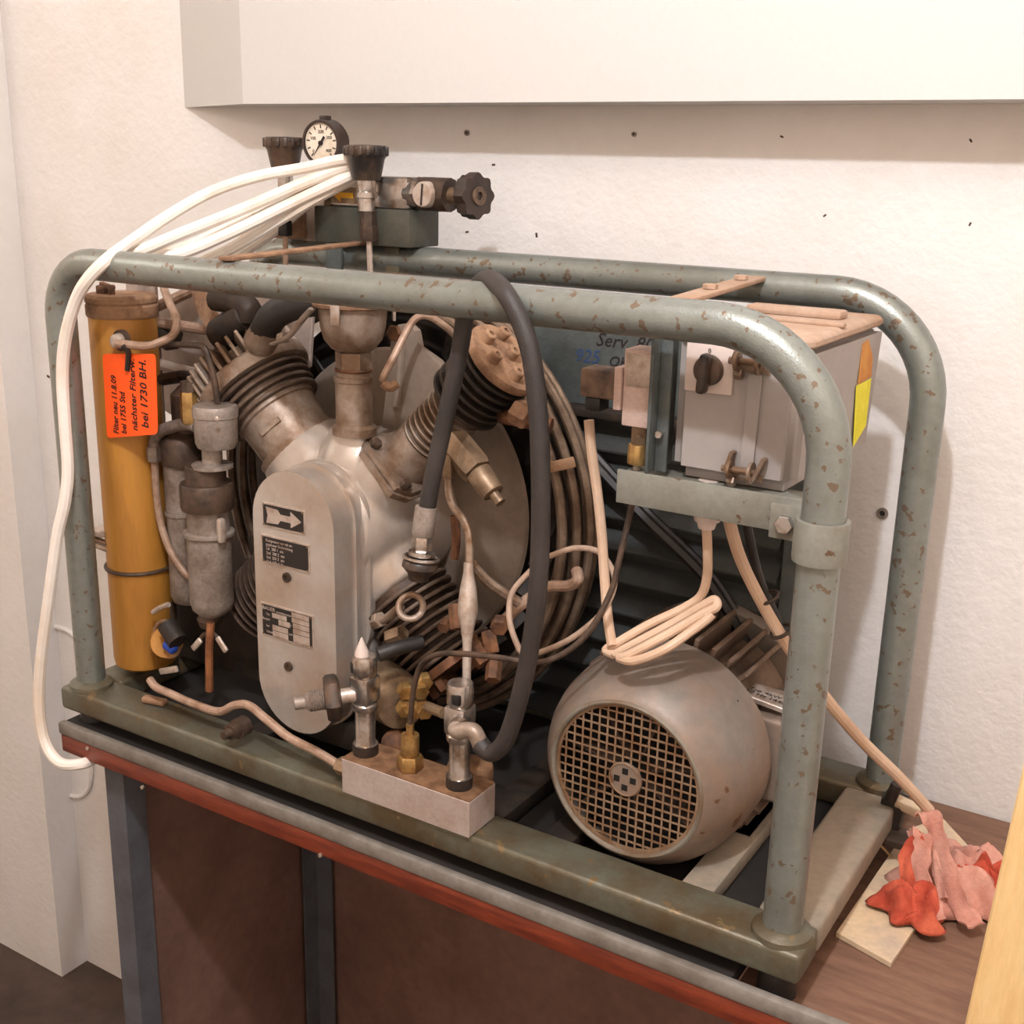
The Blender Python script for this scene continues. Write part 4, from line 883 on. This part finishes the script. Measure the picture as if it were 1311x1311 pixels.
# horizontal valve to the right with slotted screw and knob
h0 = P(500, 250, y=GYp + .02); h1 = P(560, 250, y=GYp + .02); h2 = P(596, 253, y=GYp + .02)
hx = V((1, 0, 0))
zc_ = .735
MB().lathe([(0, .021), (.014, .022), (.016, .024), (.052, .022), (.054, .018)], (bb.x - .004, GYp + .024, zc_), hx, 8).build('valve_neck', 'steel', vp)
sq = P(541, 250, y=GYp - .004)
MB().lathe([(.0, .0165), (.004, .0185), (.022, .0185)], (sq.x, GYp - .006, zc_), YA, 24).build('slotted_plug', 'plate_silver', vp)
MB().box((sq.x, GYp - .0063, zc_), (.003, .001, .030), Matrix.Rotation(.08, 3, 'Y')).build('slot', 'hole', vp)
MB().cyl((sq.x - .02, GYp + .024, zc_), (sq.x + .03, GYp + .024, zc_), .024, n=12).build('valve_neck', 'iron_brown', vp)
MB().lathe([(0, .012), (.02, .010), (.024, .013), (.036, .013)], (sq.x + .028, GYp + .024, zc_), hx, 16).build('valve_stem', 'brass_dull', vp)
def handwheel(c, axis, r, name='handwheel', par=None):
    u, w_, d = frame_of(axis); m = MB()
    n = 40; prof = []
    out = [c + (u * math.cos(2 * math.pi * k / n) + w_ * math.sin(2 * math.pi * k / n)) * (r * (1 + .09 * math.cos(8 * 2 * math.pi * k / n))) for k in range(n)]
    m.prism(out, V(axis).normalized() * (r * .7), .003, 2); return m.build(name, 'knob_dark', par or vp)
hc = V((sq.x + .060, GYp + .024, zc_)); hd_ = V((.97, -.2, .02)).normalized()
hw = handwheel(hc, hd_, .030)
MB().ringp(hc + hd_ * .0215, hd_, .006, .013, .003, 20).build('hub_ring', 'dusty_black', hw)
# upright valve with black knob in front
kx = P(469, 230, y=GYp - .02); kx = V((kx.x, GYp - .02, 0))
def zk(py, px=469): return P(px, py, y=GYp - .02).z
def knob(x, y, z0, s, m='bakelite'):
    k_ = MB(); k_.lathe([(0, .020 * s), (.006 * s, .022 * s), (.030 * s, .027 * s), (.036 * s, .031 * s), (.044 * s, .0315 * s), (.049 * s, .028 * s), (.050 * s, 0)], (x, y, z0), ZA, 28, close=False)
    ko = k_.build('knob', m, vp)
    for i in range(16):
        a = 2 * math.pi * i / 16; q = V((x + .0305 * s * math.cos(a), y + .0305 * s * math.sin(a), z0 + .041 * s)); MB().box(q, (.005, .007, .014), Matrix.Rotation(a, 3, 'Z'), .002, 2).build('grip', 'bakelite', ko)
    return ko
knob(kx.x, kx.y, zk(231), 1.0)
MB().lathe([(zk(308), .012), (zk(304), .0135), (zk(289), .0135), (zk(288), .0115), (zk(270), .0115)], (kx.x + .004, kx.y, 0), ZA, 6).build('union_nut', 'iron_brown', vp)
MB().lathe([(zk(270), .0125), (zk(254), .0125), (zk(253), .0155), (zk(246), .0155), (zk(245), .013), (zk(238), .014), (zk(230), .014)], (kx.x, kx.y, 0), ZA, 22).build('valve_stem', 'steel', vp)
MB().cyl((kx.x + .004, kx.y, zk(308)), (kx.x + .006, kx.y, zk(356)), .0045, n=10).build('tube', 'plate_silver', vp)
lk = P(365, 218, y=GYp + .01); knob(lk.x, GYp + .01, lk.z, 1.0)
MB().cyl((lk.x, GYp + .01, .712), (lk.x, GYp + .01, lk.z), .012, n=14).build('valve_stem', 'steel', vp)
MB().bounds((lk.x - .02, GYp - .01, .66), (lk.x + .025, GYp + .029, .712), .002).build('valve_block', 'dust_rust', vp)
q = P(365, 292, y=GYp - .03); MB().box(q, (.018, .014, .024), None, .002).build('plug', 'black', vp); MB().cyl(q + V((0, 0, -.012)), P(366, 345, y=GYp - .03), .004, n=8).build('tube', 'copper_beige', vp)
pg = thing('pressure_gauge', 'round pressure gauge with cream dial standing above the valve panel', 'gauge', P(415, 205, y=.36))
gc = P(412, 183, y=.350); gr = PW(28, gc)
gn = V((.10, -1, -.05)).normalized()
MB().lathe([(-.004, gr * .88), (-.004, gr), (.0, gr * 1.03), (.022, gr * 1.03), (.030, gr * .9), (.032, 0)], gc, -gn, 40, close=False).build('case', 'knob_dark', pg)
dl = MB().cyl(gc + gn * .001, gc - gn * .002, gr * .89, n=40).build('dial_face', 'dial', pg)
gu = gn.cross(ZA).normalized() * -1; gv = gn.cross(gu) * -1
if gv.z < 0: gv = -gv
if gu.x < 0: gu = -gu
for k in range(11):
    a = math.radians(225 - 27 * k); q = gc + gn * .0015 + (gu * math.cos(a) + gv * math.sin(a)) * gr * .72
    r_ = (gu * math.cos(a) + gv * math.sin(a)); MB().box(q, (gr * .16, .0016, .0005), Matrix((r_, gn.cross(r_), gn)).transposed()).build('tick', 'ink', dl, 0)
for s_, a in (('0', 225), ('100', 155), ('200', 90), ('300', 30), ('400', -40)):
    q = gc + gn * .0016 + (gu * math.cos(math.radians(a)) + gv * math.sin(math.radians(a))) * gr * .5; text(s_, .007, q - gu * .005 - gv * .0025, gu, gv, 'iron_brown', dl)
nd = (gu * -.6 - gv * .8).normalized(); ns = nd.cross(gn)
MB().prism([gc + gn * .003 + nd * -gr * .35 + ns * .002, gc + gn * .003 + nd * gr * .75, gc + gn * .003 + nd * -gr * .35 - ns * .002], gn * .0006).build('needle', 'ink', pg, 0)
MB().cyl(gc + gn * .002, gc + gn * .005, .0035, n=12).build('needle_hub', 'ink', pg)
MB().box(gc - gn * .012 + gv * (gr * 1.08), (.014, .012, .007), None, .001).build('lug', 'knob_dark', pg)
MB().cyl(gc - gn * .014 - gv * gr, V((gc.x, gc.y + .014, .712)), .008, n=12).build('gauge_stem', 'brass_dull', pg)
tag(MB().tube(pts((300, 318, .30), (330, 290, .32), (352, 272, .33), (376, 255, .335)), .008, 10).build('pipe', 'cable_cream'), 'cream pipe rising behind the white cable bundle at the valve panel', 'pipe')

# ------------------------------------------------------------------ right hand corner: rear clamp, plank, rod, cloth, board
pk = tag(MB().prism([P(1070, 1200, z=BZ), P(1160, 1068, z=BZ), P(1205, 1052, z=BZ), P(1240, 1090, z=BZ), P(1140, 1240, z=BZ)], (0, 0, .007), .001, 1).build('plank', 'plank', smooth=0), 'pale thin plank lying on the bench beside the right end of the frame', 'plank')
rc = thing('bolt_clamp', 'dark bolted clamp at the foot of the right rear post', 'clamp', (LX + .03, DY - .05, -.04))
q = P(1142, 1040, y=DY - .04)
MB().box(q, (.030, .03, .05), Matrix.Rotation(.1, 3, 'Y'), .004).build('clamp_block', 'iron_dark', rc)
MB().cyl(q + V((.0, -.02, .028)), q + V((.006, -.02, .052)), .0075, n=12).build('clamp_bolt', 'iron_dark', rc)
MB().box(P(1162, 1032, y=DY - .045), (.034, .02, .012), Matrix.Rotation(.2, 3, 'Y'), .003).build('clamp_tab', 'plank', rc)
MB().box(P(1148, 1072, y=DY - .06), (.040, .04, .012), None, .003).build('clamp_foot', 'iron_brown', rc)
tag(MB().cyl(P(1112, 1066, z=-.006), P(1141, 1097, z=BZ + .0105), .0016, n=8).build('brass_rod', 'brass'), 'thin brass rod leaning from the frame onto the plank', 'rod')
# cloth: crumpled heap plus hanging straps
ch = thing('cleaning_cloth', 'crumpled red and pink cloth strip heap on the bench at bottom right', 'cloth', P(1220, 1140, z=BZ))
def ribbon(path, w_, m, name, side_=None, thick=.0025, wob=.0015, seed=0):
    rr = random.Random(seed); p = smooth_path(path, 8); mb = MB(); A = []
    for i, q in enumerate(p):
        d = (p[min(i + 1, len(p) - 1)] - p[max(i - 1, 0)]).normalized(); sd = V(side_) if side_ else V((.8, -.3, .1)); sd = (sd - d * sd.dot(d)).normalized(); nn = d.cross(sd)
        ww = w_ * (1 + .12 * math.sin(i * .9 + seed)); row = []
        for k in range(5):
            t = k / 4 - .5; row.append(q + sd * ww * t + nn * (wob * math.sin(k * 2.1 + i * .35 + seed)))
        A.append(([mb.bm.verts.new(v + nn * thick / 2) for v in row], [mb.bm.verts.new(v - nn * thick / 2) for v in row]))
    for (a0, b0), (a1, b1) in zip(A, A[1:]):
        for k in range(4): mb.bm.faces.new((a0[k], a0[k + 1], a1[k + 1], a1[k])); mb.bm.faces.new((b0[k], b1[k], b1[k + 1], b0[k + 1]))
        mb.bm.faces.new((a0[0], a1[0], b1[0], b0[0])); mb.bm.faces.new((a0[4], b0[4], b1[4], a1[4]))
    for a0, b0 in (A[0], A[-1]): mb.bm.faces.new(a0 + b0[::-1])
    return mb.build(name, m, ch, 60)
ribbon([P(1180, 1040, y=.30), P(1194, 1050, y=.29), P(1203, 1085, y=.27), P(1215, 1125, y=.25), P(1232, 1165, y=.23), P(1250, 1185, y=.21)], .024, 'cloth_pink', 'strap', seed=1)
ribbon([P(1168, 1075, y=.27), P(1180, 1068, y=.265), P(1182, 1085, y=.25), P(1178, 1115, y=.235), P(1190, 1150, y=.22), P(1200, 1180, y=.20)], .022, 'cloth_pink', 'strap', seed=2)
ribbon([P(1182, 1072, y=.26), P(1164, 1085, y=.255), P(1160, 1110, y=.24), P(1166, 1145, y=.225), P(1176, 1180, y=.21)], .017, 'cloth_red', 'strap', seed=3)
ribbon([P(1178, 1068, y=.268), P(1190, 1090, y=.262), P(1200, 1118, y=.25), P(1206, 1150, y=.235)], .014, 'cloth_pink', 'strap', seed=5)
def heap(c, rx, ry, h, m, seed):
    rr = random.Random(seed); mb = MB(); nr, na = 16, 64; ph = [rr.uniform(0, 6.3) for _ in range(8)]; G = []
    for i in range(nr + 1):
        row = []
        for j in range(na):
            a = 2 * math.pi * j / na; r = i / nr; lim = 1 + .16 * math.sin(3 * a + ph[0]) + .09 * math.sin(5 * a + ph[1])
            u, v = r * lim * math.cos(a), r * lim * math.sin(a)
            f = .5 + .5 * math.sin(6 * u + 2.5 * math.sin(2.5 * v + ph[2]) + ph[3]); f2 = abs(math.sin(4.5 * v + 2.2 * math.sin(2.5 * u + ph[4])))
            z = h * (1 - r ** 3) * (.40 + .45 * f + .45 * (1 - f2)) + .003
            row.append(mb.bm.verts.new(V(c) + V((u * rx + .006 * math.sin(7 * v + ph[5]), v * ry + .006 * math.sin(6 * u + ph[6]), z))))
        G.append(row)
    for i in range(nr):
        for j in range(na):
            j2 = (j + 1) % na; mb.bm.faces.new((G[i][j], G[i + 1][j], G[i + 1][j2], G[i][j2]))
    bmesh.ops.remove_doubles(mb.bm, verts=mb.bm.verts[:], dist=1e-6)
    o = mb.build('fold', m, ch, 80); sl_ = o.modifiers.new('solid', 'SOLIDIFY'); sl_.thickness = .003; sl_.offset = 1; return o
heap(P(1225, 1150, z=BZ + .001), .085, .055, .040, 'cloth_pink', 3)
heap(P(1252, 1128, z=BZ + .008), .060, .040, .036, 'cloth_pink', 4)
heap(P(1165, 1172, z=BZ + .009), .036, .030, .034, 'cloth_red', 5)
heap(P(1262, 1140, z=BZ + .018), .034, .024, .034, 'cloth_red', 6)
pb_ = MB(); ya = .02
A_ = P(1309, 985, y=ya); B_ = P(1240, 1290, y=ya); dv = (A_ - B_).normalized(); sd = V((1, 0, 0)); sd = (sd - dv * sd.dot(dv)).normalized()
zf = (FZ - B_.z) / dv.z
lo_ = B_ + dv * zf
pb_.prism([lo_, lo_ + sd * .09, A_ + dv * .12 + sd * .09, A_ + dv * .12], (0, .022, 0), .002, 1)
tag(pb_.build('pine_board', 'pine'), 'light pine board leaning in the foreground at the right edge', 'board')
